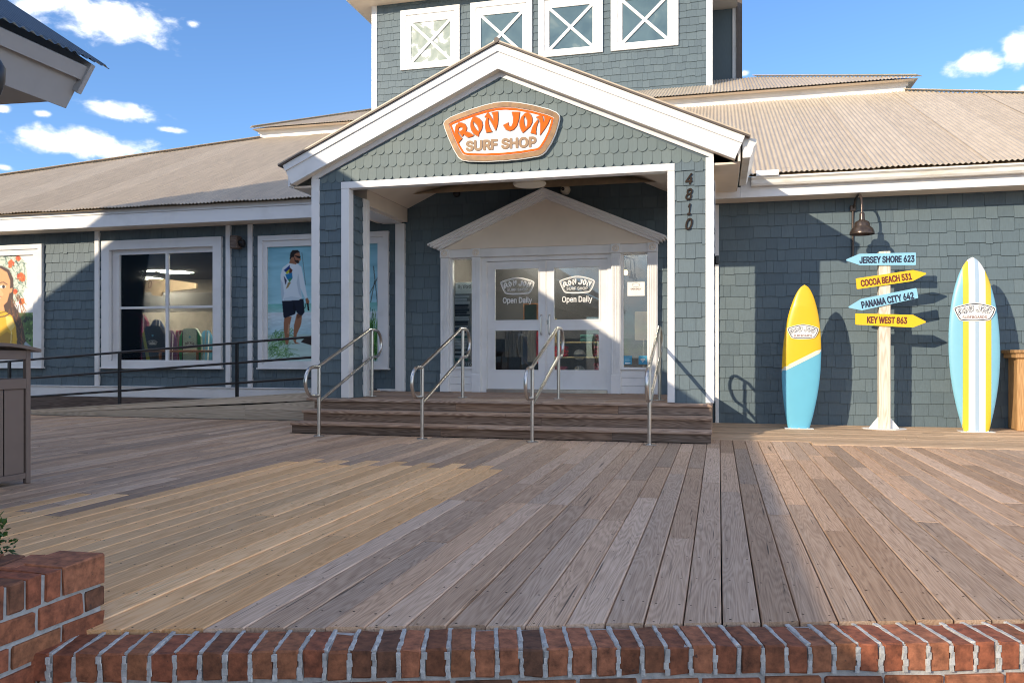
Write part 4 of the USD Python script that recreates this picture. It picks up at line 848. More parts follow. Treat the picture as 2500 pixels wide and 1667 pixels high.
# ------------------------------------------------------------------ surfboards
def surfboard(name, label, base, H, halfw, tail, ctr, thick, layers, emblem, tipx=0.0, bulge=.42):
    """stands upright on a plate; outline half width hw(t), t from tail 0 to nose 1; layers: (material, polygon in board coords) on the front"""
    t = thing(name, label, 'surfboard', base)
    bx, by, bz = base
    def hw(s): 
        if s < bulge: q = s / bulge; return tail + (halfw - tail) * math.sin(q * math.pi / 2) ** .85
        q = (s - bulge) / (1 - bulge); return halfw * max(0.0, (1 - q ** 2.15)) ** .60
    ss = np.concatenate([np.linspace(0, .9, 40), np.linspace(.91, 1, 14)])
    cx = lambda s: ctr + tipx * s
    pg = Polygon([(cx(s) + hw(s), s * H) for s in ss] + [(cx(s) - hw(s), s * H) for s in ss[::-1]]).buffer(0)
    def fr(x, z):    # domed front surface
        s = np.clip(z / H, 0, 1); w = np.array([max(hw(float(a)), .004) for a in np.atleast_1d(s)]); q = np.clip(np.abs(np.atleast_1d(x) - (ctr + tipx * np.atleast_1d(s))) / w, 0, 1)
        return thick * np.sqrt(np.clip(1 - q ** 2.6, 0, 1)) * np.minimum(1, (1.02 - np.atleast_1d(s)) * 6) + .002
    def surf(poly, name, material, parent, lift=0.0, back=False):
        mb = MB(); N = 46
        b = poly.bounds; xs = np.linspace(b[0], b[2], max(8, int((b[2] - b[0]) / .012))); zs = np.linspace(b[1], b[3], max(3, int((b[3] - b[1]) / .03)))
        # scan lines across the polygon give a smooth dome
        rows = []
        for z in zs:
            zz = min(max(z, b[1] + 1e-5), b[3] - 1e-5); L = LineString([(b[0] - 1, zz), (b[2] + 1, zz)]).intersection(poly)
            if L.is_empty: continue
            lo, hi = L.bounds[0], L.bounds[2]; k = (1 - np.cos(np.linspace(0, np.pi, 17))) / 2; rows.append((zz, lo + (hi - lo) * k))
        V = []
        for z, x in rows: V.append(np.stack([bx + x, by - fr(x, np.full(len(x), z)) - lift, np.full(len(x), bz + z)], 1))
        if back:
            V2 = []
            for z, x in rows: V2.append(np.stack([bx + x, by + .6 * fr(x, np.full(len(x), z)), np.full(len(x), bz + z)], 1))
        n = 17; F = [[i * n + j, i * n + j + 1, (i + 1) * n + j + 1, (i + 1) * n + j] for i in range(len(rows) - 1) for j in range(n - 1)]
        mb.add(np.vstack(V), F)
        if back:
            mb.add(np.vstack(V2), np.array(F)[:, ::-1])
            e = np.vstack([V[0], V2[0]]); mb.add(e, [[j, n + j, n + j + 1, j + 1] for j in range(n - 1)])
            for col in (0, n - 1):
                e = np.vstack([[v[col] for v in V], [v[col] for v in V2]]); m = len(V); q = [[j, j + 1, m + j + 1, m + j] for j in range(m - 1)]
                mb.add(e, q if col == 0 else np.array(q)[:, ::-1])
        return obj(name, mb, material, parent, True)
    for i, (nm, m, clip, lift, back) in enumerate(layers): surf(pg if clip is None else pg.intersection(clip), nm, m, t, lift, back)
    cz, s = emblem
    emblem_small(t, 0, bx + ctr + tipx * cz / H, bz + cz, s, 'blue' if 'wide' in name or 'striped' in label else 'yellow', tilt=lambda u, v, w: (u, by - thick - .003 - w, v))
    return t
b1 = surfboard('surfboard', 'yellow and sky blue surfboard standing against the shingle wall left of the signpost', (1.045, 11.63, .014), 1.93, .249, .136, 0.0, .045,
    [('board', 'blue_gloss', None, 0, True), ('yellow_top', 'yellow_gloss', Polygon([(-.6, .5755), (.6, 1.2115), (.6, 5), (-.6, 5)]), .0012, False),
     ('white_stripe', 'cream_gloss', Polygon([(-.6, .5455), (.6, 1.1815), (.6, 1.2425), (-.6, .6065)]), .0022, False)], (1.295, .260), 0.075, .45)
b2 = surfboard('surfboard', 'pale blue surfboard with yellow and white stripes standing right of the signpost', (3.222, 11.69, .012), 2.25, .300, .145, 0.0, .05,
    [('board', 'pale_blue_gloss', None, 0, True), ('white_stripe', 'white_gloss', sbox(-.125, -1, .125, 5), .0012, False), ('yellow_stripe', 'lemon_gloss', sbox(-.165, -1, -.098, 5), .0022, False),
     ('yellow_stripe', 'lemon_gloss', sbox(.098, -1, .165, 5), .0022, False), ('centre_stripe', 'grey_blue_gloss', sbox(-.024, -1, .024, 5), .0022, False)], (1.535, .315), -0.045, .47)
for b, x, y, w in ((b1, 1.045, 11.63, .185), (b2, 3.222, 11.69, .20)):
    obj('base_plate', MB().box(x - w, x + w, y - .10, y + .10, .005, .014, .002), 'white_paint', b)
    for dx in (-.6, .0, .6): obj('bolt', MB().lathe([(0.0001, .024), (.010, .023), (.011, .014)], (x + dx * w, y - .075, 0), 8), 'steel', b)

# ------------------------------------------------------------------ signpost with four arrow boards
sp = thing('signpost', 'square pale wooden signpost carrying four arrow boards between the surfboards', 'signpost', (2.155, 11.87, 0))
obj('post', MB().box(2.083, 2.225, 11.80, 11.94, .012, 2.385, .006, .4), 'post_wood', sp)
pg = Polygon([(-.27, -.06), (-.11, -.18), (.11, -.18), (.27, -.06), (.27, .06), (.11, .18), (-.11, .18), (-.27, .06)])
obj('base_plate', MB().poly(pg, lambda u, v, w: (2.154 + u, 11.87 + v, w), .005, .014), 'white_paint', sp)
for dx, dy in ((1, 0), (-1, 0)):
    tri = Polygon([(.071, .014), (.19, .014), (.071, .17)]); obj('gusset', MB().poly(tri, lambda u, v, w: (2.154 + dx * u, 11.87 + w, v), -.006, .006), 'white_paint', sp)
ARW = [('JERSEY SHORE 623', [(1.648, 2.278), (1.831, 2.357), (2.530, 2.352), (2.530, 2.185), (1.842, 2.203)], 'sign_blue', 'navy_ink', (1.835, 2.51, 2.272), .0, .088, 'light blue arrow board pointing left, topmost on the signpost, reading JERSEY SHORE 623'),
       ('COCOA BEACH 531', [(1.788, 2.026), (2.493, 2.123), (2.673, 2.073), (2.493, 1.976), (1.801, 1.881)], 'sign_yellow', 'maroon_ink', (1.852, 2.475, 1.999), .132, .088, 'yellow arrow board pointing right, second from the top, reading COCOA BEACH 531'),
       ('PANAMA CITY 642', [(1.678, 1.638), (1.854, 1.751), (2.537, 1.884), (2.559, 1.751), (1.865, 1.596)], 'sign_blue', 'navy_ink', (1.86, 2.50, 1.728), .185, .09, 'light blue arrow board pointing left, third from the top, reading PANAMA CITY 642'),
       ('KEY WEST 863', [(1.781, 1.558), (2.493, 1.530), (2.665, 1.432), (2.493, 1.361), (1.781, 1.406)], 'sign_yellow', 'maroon_ink', (1.93, 2.42, 1.462), -.03, .088, 'yellow arrow board pointing right, lowest on the signpost, reading KEY WEST 863')]
for txt, pts, m, ink, (tx0, tx1, tz), rot, h, lab in ARW:
    a = obj('arrow_board', MB().poly(Polygon(pts).buffer(-.012).buffer(.012), front(11.80), .002, .022), m, sp, label=lab)
    t = text_poly(txt, h, True); b = t.bounds; t = affinity.scale(t, (tx1 - tx0) / (b[2] - b[0]) / math.cos(rot), h / (b[3] - b[1]), origin=(0, 0)).buffer(.0028); b = t.bounds
    t = affinity.translate(t, -(b[0] + b[2]) / 2, -(b[1] + b[3]) / 2); t = affinity.translate(affinity.rotate(t, math.degrees(rot), origin=(0, 0)), (tx0 + tx1) / 2, tz)
    obj('lettering', MB().poly(t, front(11.80), .0215, .0245), ink, a)

# ------------------------------------------------------------------ gooseneck wall lamp
wl = thing('gooseneck_lamp', 'dark bronze gooseneck barn lamp on the right wall above the signpost', 'wall lamp', (1.87, 12.36, 3.1))
LX, LY = 1.885, 11.90
obj('arm', MB().tube([(1.845, 12.37, 3.06), (1.85, 12.33, 3.10), (1.855, 12.27, 3.165), (1.862, 12.18, 3.20), (1.87, 12.07, 3.205), (1.878, 11.98, 3.18), (1.883, 11.93, 3.12), (LX, LY + .005, 3.03), (LX, LY, 2.90)], .0155, 10), 'bronze_metal', wl, True)
obj('collar', MB().lathe([(.02, 2.93), (.033, 2.915), (.036, 2.84), (.042, 2.825), (.042, 2.815)], (LX, LY, 0), 20), 'bronze_metal', wl, 40)
obj('shade', MB().lathe([(.042, 2.825), (.085, 2.805), (.102, 2.775), (.104, 2.742), (.112, 2.732), (.142, 2.705), (.158, 2.66), (.160, 2.635), (.156, 2.632), (.150, 2.66), (.135, 2.70), (.10, 2.728), (.09, 2.78), (.04, 2.80)], (LX, LY, 0), 32), 'bronze_metal', wl, 60)
obj('bulb', MB().sphere((LX, LY, 2.69), .035, 2), 'bulb_glass', wl, True)
obj('conduit', MB().tube([(1.838, 12.372, 2.36), (1.838, 12.372, 2.7), (1.838, 12.372, 3.07)], .017, 10), 'bronze_metal', wl, True)
obj('wall_box', MB().box(1.80, 1.876, 12.345, 12.39, 3.03, 3.11, .006), 'bronze_metal', wl)

# ------------------------------------------------------------------ small fixtures
cl = thing('ceiling_lamp', 'round off-white ceiling lamp hanging under the porch roof', 'ceiling lamp', (-2.61, 11.3, 3.45))
obj('diffuser', MB().lathe([(.0001, 3.385), (.14, 3.39), (.22, 3.405), (.238, 3.43), (.225, 3.455), (.0001, 3.46)], (-2.61, 11.3, 0), 32), 'lamp_plastic', cl, 40); obj('stem', MB().tube([(-2.61, 11.3, 3.45), (-2.61, 11.3, 3.8), (-2.61, 11.3, 4.28)], .03, 10), 'lamp_plastic', cl, True)
fl = thing('spotlight', 'small white round spotlight beside the tip of the entrance pediment', 'spotlight', (-2.32, 12.25, 3.5))
obj('housing', MB().lathe([(.0001, .10), (.06, .09), (.078, .05), (.07, .01), (.04, .0), (.0001, .0)], (-2.26, 12.25, 3.50), 18, axis='y'), 'lamp_plastic', fl, 40); obj('lens', MB().sphere((-2.285, 12.13, 3.505), .026, 2), 'black_metal', fl, True); obj('bracket', MB().box(-2.275, -2.235, 12.25, 12.39, 3.48, 3.52, .004), 'lamp_plastic', fl)
def camera_dome(p, lab):
    t = thing('round_speaker', lab, 'speaker', p); obj('ball', MB().sphere((p[0], p[1], p[2]), .062, 2), 'black_metal', t, True); obj('mount', MB().tube([(p[0], p[1] + .04, p[2]), (p[0], p[1] + .08, p[2] + .01), (p[0], 12.39, p[2] + .02)], .022, 8), 'black_metal', t, True)
camera_dome((-4.02, 12.28, 3.55), 'small dark round fixture on the porch back wall left of the pediment'); camera_dome((-.62, 12.2, 3.42), 'small dark round fixture on the porch back wall right of the pediment')
fx = thing('flood_light', 'dark grimy box light on the shaded wall between the two narrow posts', 'wall light', (-7.93, 12.36, 2.9))
obj('housing', MB().box(-8.035, -7.90, 12.20, 12.37, 2.80, 3.02, .015), 'dark_timber', fx); obj('sensor', MB().tube([(-7.90, 12.30, 2.90), (-7.86, 12.30, 2.90), (-7.82, 12.30, 2.90)], .055, 12), 'black_metal', fx, 40); obj('bracket', MB().box(-8.0, -7.94, 12.371, 12.40, 2.85, 2.98), 'black_metal', fx)
jb = thing('outlet_box', 'small black outlet box on the side of the numbered porch post', 'outlet', (-.045, 10.9, 2.1))
obj('cover', MB().box(-.047, .005, 10.50, 10.60, 2.13, 2.24, .01), 'black_metal', jb); obj('plate', MB().box(-.060, -.048, 10.48, 10.62, 2.11, 2.26, .003), 'numeral_metal', jb)

# ------------------------------------------------------------------ litter bin and wooden cabinet
BX, BY = -5.22, 5.26
bn = thing('litter_bin', 'brown metal litter bin with open top on the left of the deck', 'litter bin', (BX - .33, BY - .35, 0))
for xa in (BX - .62, BX):
    for ya in (BY - .66, BY): obj('leg', MB().box(xa - .035, xa, ya - .045, ya, .0, 1.04, .004), 'brown_metal', bn)
for k in range(3): obj('side_panel', MB().box(BX - .022, BX - .012, BY - .61 + k * .188, BY - .432 + k * .188, .085, .735, .003), 'brown_metal', bn)
obj('side_panel', MB().box(BX - .61, BX - .045, BY - .03, BY - .02, .085, .735, .003), 'brown_metal', bn)
obj('lower_rail', MB().box(BX - .034, BX - .002, BY - .615, BY - .046, .04, .083, .004), 'brown_metal', bn); obj('upper_rail', MB().box(BX - .034, BX + .002, BY - .615, BY - .046, .737, .815, .004), 'brown_metal', bn); obj('top_rail', MB().box(BX - .034, BX + .001, BY - .615, BY - .046, .965, 1.035, .004), 'brown_metal', bn)
obj('upper_rail', MB().box(BX - .585, BX - .04, BY - .034, BY - .002, .737, .815, .004), 'brown_metal', bn); obj('top_rail', MB().box(BX - .585, BX - .04, BY - .034, BY - .002, .965, 1.035, .004), 'brown_metal', bn)
ld = MB(); aa = np.linspace(-1, 1, 9)
ld.poly(Polygon([(BY - .33 + .385 * a, 1.045 + .045 * (1 - a * a)) for a in aa] + [(BY - .33 + .385 * a, 1.020 + .045 * (1 - a * a)) for a in aa[::-1]]), lambda u, v, w: (w, u, v), BX - .67, BX + .045)
obj('lid', ld, 'brown_metal', bn, 30); obj('liner', MB().box(BX - .56, BX - .09, BY - .6, BY - .08, .07, .72, .01), 'black_metal', bn)
cb = thing('wooden_cabinet', 'orange brown wooden cabinet with panelled front at the right edge', 'cabinet', (4.2, 12.1, 0))
obj('body', MB().box(3.80, 4.6, 11.96, 12.36, .012, .955, .004), 'cabinet_wood', cb); obj('corner_post', MB().box(3.775, 3.87, 11.93, 12.0, .008, .957, .006, .8), 'cabinet_wood', cb); obj('rail', MB().box(3.872, 4.55, 11.945, 11.958, .87, .955, .004, .3), 'cabinet_wood', cb); obj('rail', MB().box(3.872, 4.55, 11.945, 11.958, .02, .12, .004, .5), 'cabinet_wood', cb)
for k in range(4): obj('panel_board', MB().box(3.91 + k * .16, 4.06 + k * .16, 11.948, 11.959, .125, .865, .004, rng.random()), 'cabinet_wood', cb)
obj('cornice', MB().box(3.745, 4.65, 11.89, 12.37, .958, 1.02, .006, .6), 'cabinet_wood', cb); obj('top', MB().box(3.72, 4.67, 11.865, 12.38, 1.021, 1.065, .006, .2), 'cabinet_wood', cb)

# ------------------------------------------------------------------ posters (flat prints, drawn as coloured grids)
from PIL import Image, ImageDraw, ImageFilter
def printed(name, label, cat, img, x0, x1, z0, z1, Y, parent=None):
    A = np.asarray(img, float) / 255.0; A = np.where(A <= .04045, A / 12.92, ((A + .055) / 1.055) ** 2.4)[::-1]
    h, w = A.shape[:2]; X, Z = np.meshgrid(np.linspace(x0, x1, w), np.linspace(z0, z1, h)); n = h * w
    V = np.stack([X.ravel(), np.full(n, Y), Z.ravel()], 1); I = np.arange(n).reshape(h, w)
    F = np.stack([I[:-1, :-1].ravel(), I[:-1, 1:].ravel(), I[1:, 1:].ravel(), I[1:, :-1].ravel()], 1)
    m = MB().add(V, F); ink = A.reshape(-1, 3)
    b = np.array([[x0, Y + .004, z0], [x1, Y + .004, z0], [x1, Y + .004, z1], [x0, Y + .004, z1]]); m.add(b, [[0, 3, 2], [0, 2, 1]]); ink = np.vstack([ink, np.full((4, 3), .6)])
    return obj(name, m, 'print_look', parent, ink=ink, label=label, cat=cat)
def noise_img(w, h, sx, sy, seed, oct=4):
    yy_, xx = np.mgrid[0:h, 0:w]; return meshkit.fbm(np.stack([xx / sx, yy_ / sy, np.full((h, w), seed * 3.7)], -1), oct, seed)
def man_poster():
    W, H = 1010, 1045        # picture units of the photograph
    S = .36; w, h = int(W * S), int(H * S)
    n1, n2 = noise_img(w, h, 90, 14, 3), noise_img(w, h, 20, 4, 5)
    y = (np.arange(h) / S)[:, None] * np.ones((1, w)); img = np.zeros((h, w, 3))
    def lerp(a, b, t): return np.array(a) + (np.array(b) - np.array(a)) * t[..., None]
    sky = lerp((132, 187, 205), (160, 208, 220), np.clip(y / 520, 0, 1)) + ((n1 - .5) * 46)[..., None]
    sea = lerp((118, 190, 182), (170, 212, 214), np.clip((y - 520) / 90, 0, 1)) + ((n2 - .5) * 40)[..., None]
    surf = lerp((212, 224, 230), (168, 205, 216), np.clip((y - 600) / 200, 0, 1)) + ((n2 - .5) * 60)[..., None]
    sand = lerp((176, 205, 205), (190, 216, 210), np.clip((y - 790) / 200, 0, 1)) + ((n1 - .5) * 40)[..., None]
    img = np.where((y < 522)[..., None], sky, np.where((y < 600)[..., None], sea, np.where((y < 800)[..., None], surf, sand)))
    im = Image.fromarray(np.clip(img, 0, 255).astype(np.uint8)); d = ImageDraw.Draw(im)
    def pl(c, *pts): d.polygon([(p[0] * S, p[1] * S) for p in pts], fill=c)
    def ln(c, wd, *pts): d.line([(p[0] * S, p[1] * S) for p in pts], fill=c, width=max(1, round(wd * S)))
    q = random.Random(4)
    for _ in range(230):     # dune grass low on the left and right
        x = q.uniform(-10, 190) if q.random() < .6 else q.uniform(860, 1010); y0 = q.uniform(790, 1030) if x < 300 else q.uniform(700, 1045)
        g_ = q.choice(((58, 110, 48), (86, 140, 62), (120, 165, 90), (40, 84, 40))); ln(g_, 4, (x, y0), (x + q.uniform(-20, 60), y0 - q.uniform(10, 60)), (x + q.uniform(-10, 110), y0 - q.uniform(0, 70)))
    for _ in range(260):
        x = q.uniform(840, 1010); y0 = q.uniform(720, 1045); g_ = q.choice(((40, 92, 30), (70, 130, 40), (24, 60, 24), (96, 150, 60))); ln(g_, 4, (x, y0), (x + q.uniform(-30, 30), y0 - q.uniform(40, 170)))
    for x0, y0, x1, y1 in ((1005, 560, 965, 200), (870, 560, 1005, 300), (880, 620, 860, 380), (940, 520, 975, 330)): ln((60, 62, 56), 5, (x0, y0), (x1, y1))
    pl((52, 46, 44), (310, 870), (350, 830), (420, 815), (520, 830), (520, 900), (420, 905))
    sk, skd = (150, 104, 78), (112, 74, 54)
    pl(sk, (158, 640), (222, 640), (205, 715), (200, 770), (190, 890), (168, 890), (150, 760), (150, 700)); pl((190, 150, 120), (196, 700), (205, 715), (192, 800), (186, 790))
    pl(sk, (272, 615), (318, 610), (312, 690), (300, 730), (268, 800), (262, 870), (300, 885), (258, 888), (240, 860), (246, 720)); pl(skd, (272, 615), (318, 610), (316, 640), (276, 660))
    pl((26, 32, 48), (135, 495), (333, 480), (340, 600), (322, 625), (300, 625), (270, 600), (262, 575), (255, 615), (160, 650), (148, 640)); pl((16, 20, 32), (240, 500), (262, 575), (255, 615), (236, 560))
    sh = (214, 226, 234)
    pl(sh, (195, 150), (265, 148), (312, 190), (336, 300), (368, 470), (352, 482), (300, 370), (318, 470), (290, 490), (138, 497), (126, 440), (122, 250), (140, 190))
    pl((186, 202, 214), (300, 370), (285, 250), (272, 330), (290, 430), (312, 468)); pl((180, 198, 212), (138, 497), (126, 440), (122, 300), (140, 330), (150, 430)); pl((196, 212, 222), (150, 470), (220, 455), (300, 470), (290, 490), (150, 495))
    for c, pts in (((30, 60, 130), ((195, 178), (205, 172), (200, 215), (170, 235), (150, 215))), ((190, 190, 60), ((168, 235), (205, 205), (225, 215), (180, 250))), ((92, 52, 44), ((205, 190), (228, 215), (222, 240), (200, 245))),
                   ((40, 120, 170), ((165, 255), (225, 240), (230, 290), (205, 320), (180, 290))), ((66, 140, 90), ((190, 300), (225, 285), (205, 330))), ((60, 60, 90), ((150, 270), (175, 310), (165, 345), (158, 300))), ((150, 130, 90), ((190, 330), (215, 325), (190, 370), (170, 385)))): pl(c, *pts)
    pl(sk, (352, 482), (368, 470), (384, 500), (378, 530), (360, 520)); ln((20, 20, 22), 14, (372, 520), (378, 585)); ln((24, 24, 26), 6, (355, 520), (345, 560), (325, 575)); ln((40, 44, 46), 4, (318, 60), (350, 350))
    pl(sk, (222, 110), (270, 150), (262, 165), (200, 150), (212, 115)); pl((160, 112, 86), (215, 62), (252, 45), (292, 50), (300, 90), (296, 140), (280, 152), (250, 140), (222, 118))
    pl((36, 28, 24), (208, 118), (212, 60), (235, 35), (280, 38), (298, 58), (262, 62), (246, 75), (240, 100), (226, 96)); pl((50, 36, 30), (248, 100), (258, 125), (284, 130), (292, 150), (276, 158), (250, 135))
    pl((18, 18, 22), (244, 82), (304, 92), (300, 112), (282, 108), (262, 94)); pl((170, 120, 92), (296, 120), (308, 112), (304, 132))
    return im.filter(ImageFilter.GaussianBlur(.8))
def woman_poster():
    W, H = 960, 945; S = .36; w, h = int(W * S), int(H * S); n1 = noise_img(w, h, 40, 30, 9)
    y = (np.arange(h) / S)[:, None] * np.ones((1, w)); x = (np.arange(w) / S)[None, :] * np.ones((h, 1))
    img = np.where((y < 520)[..., None], np.array((236, 236, 234)), np.array((88, 120, 62))) + ((n1 - .5) * np.where(y < 520, 10, 130))[..., None]
    im = Image.fromarray(np.clip(img, 0, 255).astype(np.uint8)); d = ImageDraw.Draw(im); q = random.Random(8); o = 600
    def pl(c, *pts): d.polygon([((p[0] + o) * S, p[1] * S) for p in pts], fill=c)
    def ln(c, wd, *pts): d.line([((p[0] + o) * S, p[1] * S) for p in pts], fill=c, width=max(1, round(wd * S)))
    def el(c, x0, y0, x1, y1): d.ellipse([(x0 + o) * S, y0 * S, (x1 + o) * S, y1 * S], fill=c)
    for _ in range(420): x_, y_ = q.uniform(-600, 360), q.uniform(530, 945); r = q.uniform(5, 16); el(q.choice(((30, 60, 26), (70, 110, 50), (110, 150, 70), (20, 34, 20), (140, 160, 110))), x_ - r, y_ - r, x_ + r, y_ + r)
    pl((150, 165, 178), (230, 760), (360, 850), (360, 945), (300, 945))
    el((206, 212, 196), -420, -110, 280, 500)                                    # patterned sun hat
    for _ in range(620):
        a, r = q.uniform(0, 6.283), math.sqrt(q.uniform(.1, 1)); cx, cy = -70 + 340 * r * math.cos(a), 195 + 295 * r * math.sin(a); t = q.uniform(0, 3.14); L = q.uniform(15, 55)
        ln(q.choice(((90, 120, 96), (120, 146, 130), (150, 170, 150), (66, 92, 84), (226, 224, 214))), q.uniform(4, 9), (cx, cy), (cx + L * math.cos(t), cy + L * math.sin(t)))
    for cx, cy, r in ((103, 78, 34), (182, 30, 20), (212, 197, 38), (218, 418, 28), (150, 330, 18), (236, 216, 18), (-300, 120, 40), (-250, 330, 36)):
        for _ in range(40): a, rr = q.uniform(0, 6.28), r * math.sqrt(q.random()); b = q.uniform(4, 10); el(q.choice(((226, 92, 30), (240, 120, 44), (196, 66, 22))), cx + rr * math.cos(a) - b, cy + rr * math.sin(a) - b, cx + rr * math.cos(a) + b, cy + rr * math.sin(a) + b)
    hair, hd = (74, 48, 36), (48, 30, 24)
    pl(hair, (-210, 160), (-120, 90), (0, 92), (80, 130), (125, 210), (130, 310), (120, 420), (170, 500), (230, 640), (262, 780), (170, 880), (140, 800), (-260, 800), (-260, 400))
    for _ in range(140): x_ = q.uniform(70, 230); y_ = q.uniform(350, 800); ln(q.choice((hd, (110, 72, 46), (150, 90, 50), hair)), 5, (x_, y_), (x_ + q.uniform(-10, 40), y_ + q.uniform(30, 90)))
    sk = (226, 164, 110)
    pl(sk, (-130, 130), (-20, 110), (60, 150), (92, 230), (90, 330), (60, 420), (20, 450), (40, 520), (-170, 520), (-140, 440), (-190, 340)); pl(sk, (90, 300), (118, 292), (116, 330), (92, 342))
    pl((238, 180, 126), (-100, 300), (-20, 290), (20, 350), (-40, 410)); ln((60, 38, 30), 9, (-30, 245), (20, 240), (62, 262)); ln((60, 38, 30), 9, (-150, 245), (-110, 236), (-80, 245))
    el((240, 230, 220), -20, 268, 46, 296); el((50, 32, 26), 6, 268, 34, 296); el((240, 230, 220), -150, 268, -90, 296); el((50, 32, 26), -132, 268, -106, 296); pl((206, 138, 92), (-70, 300), (-44, 350), (-84, 352)); pl((240, 236, 230), (-110, 384), (-10, 378), (-40, 404), (-90, 404)); ln((190, 70, 60), 8, (-114, 380), (-60, 372), (-4, 374))
    ye, yd = (226, 176, 30), (190, 140, 22)
    pl(ye, (-260, 560), (-170, 505), (30, 500), (110, 545), (155, 640), (168, 760), (150, 950), (-260, 950)); pl((240, 208, 110), (40, 540), (110, 560), (145, 640), (100, 690), (60, 640)); pl(yd, (-60, 760), (60, 690), (120, 720), (110, 950), (-60, 950)); ln((252, 236, 170), 9, (108, 690), (100, 800), (104, 950)); ln((90, 56, 36), 10, (-170, 520), (-60, 560), (40, 548), (100, 520)); ln((90, 56, 36), 8, (-150, 505), (-40, 525), (60, 505))
    return im.filter(ImageFilter.GaussianBlur(1.0))
printed('beach_poster', 'poster of a bearded man in white shirt and navy shorts on a beach', 'poster', man_poster(), -7.413, -5.398, .895, 2.82, 12.385)
printed('hat_poster', 'poster of a dark haired woman in a yellow top and wide flowered hat', 'poster', woman_poster(), -14.2, -12.215, .915, 2.84, 12.385)

# ------------------------------------------------------------------ inside the shop, seen through the glass
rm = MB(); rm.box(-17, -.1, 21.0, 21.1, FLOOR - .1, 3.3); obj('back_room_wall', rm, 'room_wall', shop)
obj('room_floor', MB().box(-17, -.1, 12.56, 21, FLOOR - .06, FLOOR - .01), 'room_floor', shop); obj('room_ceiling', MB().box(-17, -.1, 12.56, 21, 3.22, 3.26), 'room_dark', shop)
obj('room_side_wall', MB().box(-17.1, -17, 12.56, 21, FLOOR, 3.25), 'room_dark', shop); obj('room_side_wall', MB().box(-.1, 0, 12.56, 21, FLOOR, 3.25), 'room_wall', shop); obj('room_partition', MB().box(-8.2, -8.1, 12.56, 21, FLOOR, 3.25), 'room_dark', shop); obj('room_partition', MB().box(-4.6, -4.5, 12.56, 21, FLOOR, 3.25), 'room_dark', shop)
obj('wall_board', MB().box(-16.0, -8.3, 18.9, 18.95, 2.15, 2.65), 'grey_cloth', shop); obj('wall_board', MB().box(-4.4, -.3, 14.9, 14.95, 1.3, 2.9), 'black_foam', shop)
def strip(x, y, lx, ly, lab):
    t = thing('ceiling_strip_light', lab, 'ceiling light', (x, y, 3.2)); obj('tube_panel', MB().box(x - lx / 2, x + lx / 2, y - ly / 2, y + ly / 2, 3.19, 3.205), 'strip_light', t); obj('tray', MB().box(x - lx / 2 - .03, x + lx / 2 + .03, y - ly / 2 - .03, y + ly / 2 + .03, 3.206, 3.219), 'white_paint', t)
strip(at(335, 675, 20.0)[0], 20.0, 1.0, .9, 'lit ceiling strip seen through the left upper pane of the bodyboard window'); strip(at(375, 634, 18.4)[0], 18.4, .9, .12, 'thin lit ceiling strip at the top of the left pane of the bodyboard window'); strip(at(430, 644, 18.9)[0], 18.9, .7, .5, 'lit ceiling strip in the right upper pane of the bodyboard window'); strip(-9.9, 12.95, 1.1, .25, 'lit ceiling strip just inside above the bodyboards in the shop window'); strip(-9.0, 12.95, .6, .25, 'lit ceiling strip just inside above the white bodyboard'); strip(-3.3, 14.0, .5, 1.2, 'lit ceiling strip inside behind the left glass door'); strip(-1.5, 14.2, .8, .3, 'lit ceiling strip inside behind the right sidelight')

def bodyboard(lab, u0, u1, v0, v1, Y, m, stripes=(), emblem=True):
    p, q = at(u0, v1, Y), at(u1, v0, Y); x0, x1 = p[0], q[0]; zb, zt = .72, q[2]; t = thing('bodyboard', lab, 'bodyboard', ((x0 + x1) / 2, Y, zb)); w = x1 - x0
    pg = Polygon([(x0 + .05, zb), (x1 - .05, zb), (x1, zb + (zt - zb) * .45), (x1 - .02, zt - .15), (x1 - .10, zt - .02), (x1 - .14, zt), (x0 + .14, zt), (x0 + .10, zt - .02), (x0 + .02, zt - .15), (x0, zb + (zt - zb) * .45)])
    obj('deck_foam', MB().poly(pg, front(Y), -.05, 0), m, t)
    for k, (a, b, sm) in enumerate(stripes): obj('stripe', MB().poly(pg.buffer(0).intersection(Polygon([(x0 + a[0] * w, zb), (x0 + a[1] * w, zb), (x0 + b[1] * w, zt), (x0 + b[0] * w, zt)]).convex_hull), front(Y), .0005, .003 + .001 * k), sm, t)
    if emblem:
        cx, cz = (x0 + x1) / 2, zb + (zt - zb) * .62; s = .13
        obj('emblem', MB().poly(place(E_OUT, s, cx, cz), front(Y), .006, .008), 'paper', t); obj('emblem_rim', MB().poly(place(E_OUT.buffer(-.03).difference(E_OUT.buffer(-.09)), s, cx, cz), front(Y), .008, .009), 'ink', t)
        obj('emblem_letters', MB().poly(unary_union([affinity.scale(place(p, s, cx, cz), -1, 1, origin=(cx, cz)) for p in E_LET.values()]), front(Y), .008, .0095), 'ink', t); obj('dot', MB().poly(affinity.translate(Polygon([(.022 * math.cos(a), .022 * math.sin(a)) for a in np.linspace(0, 6.2, 12)]), cx, cz + .13), front(Y), .006, .008), 'blue_gloss', t)
bodyboard('bright pink and purple bodyboard at the left in the shop window', 288, 345, 762, 880, 12.98, 'pink_foam', (((0, .45), (0, .12), 'purple_foam'), ((0, .15), (.0, .62), 'purple_foam'), ((.38, .5), (.38, .55), 'blue_foam')))
bodyboard('black bodyboard with lime slashes in the middle of the shop window', 344, 402, 795, 880, 12.90, 'black_foam', (((.30, .42), (.0, .06), 'lime_foam'), ((.42, .47), (.05, .09), 'lime_foam')))
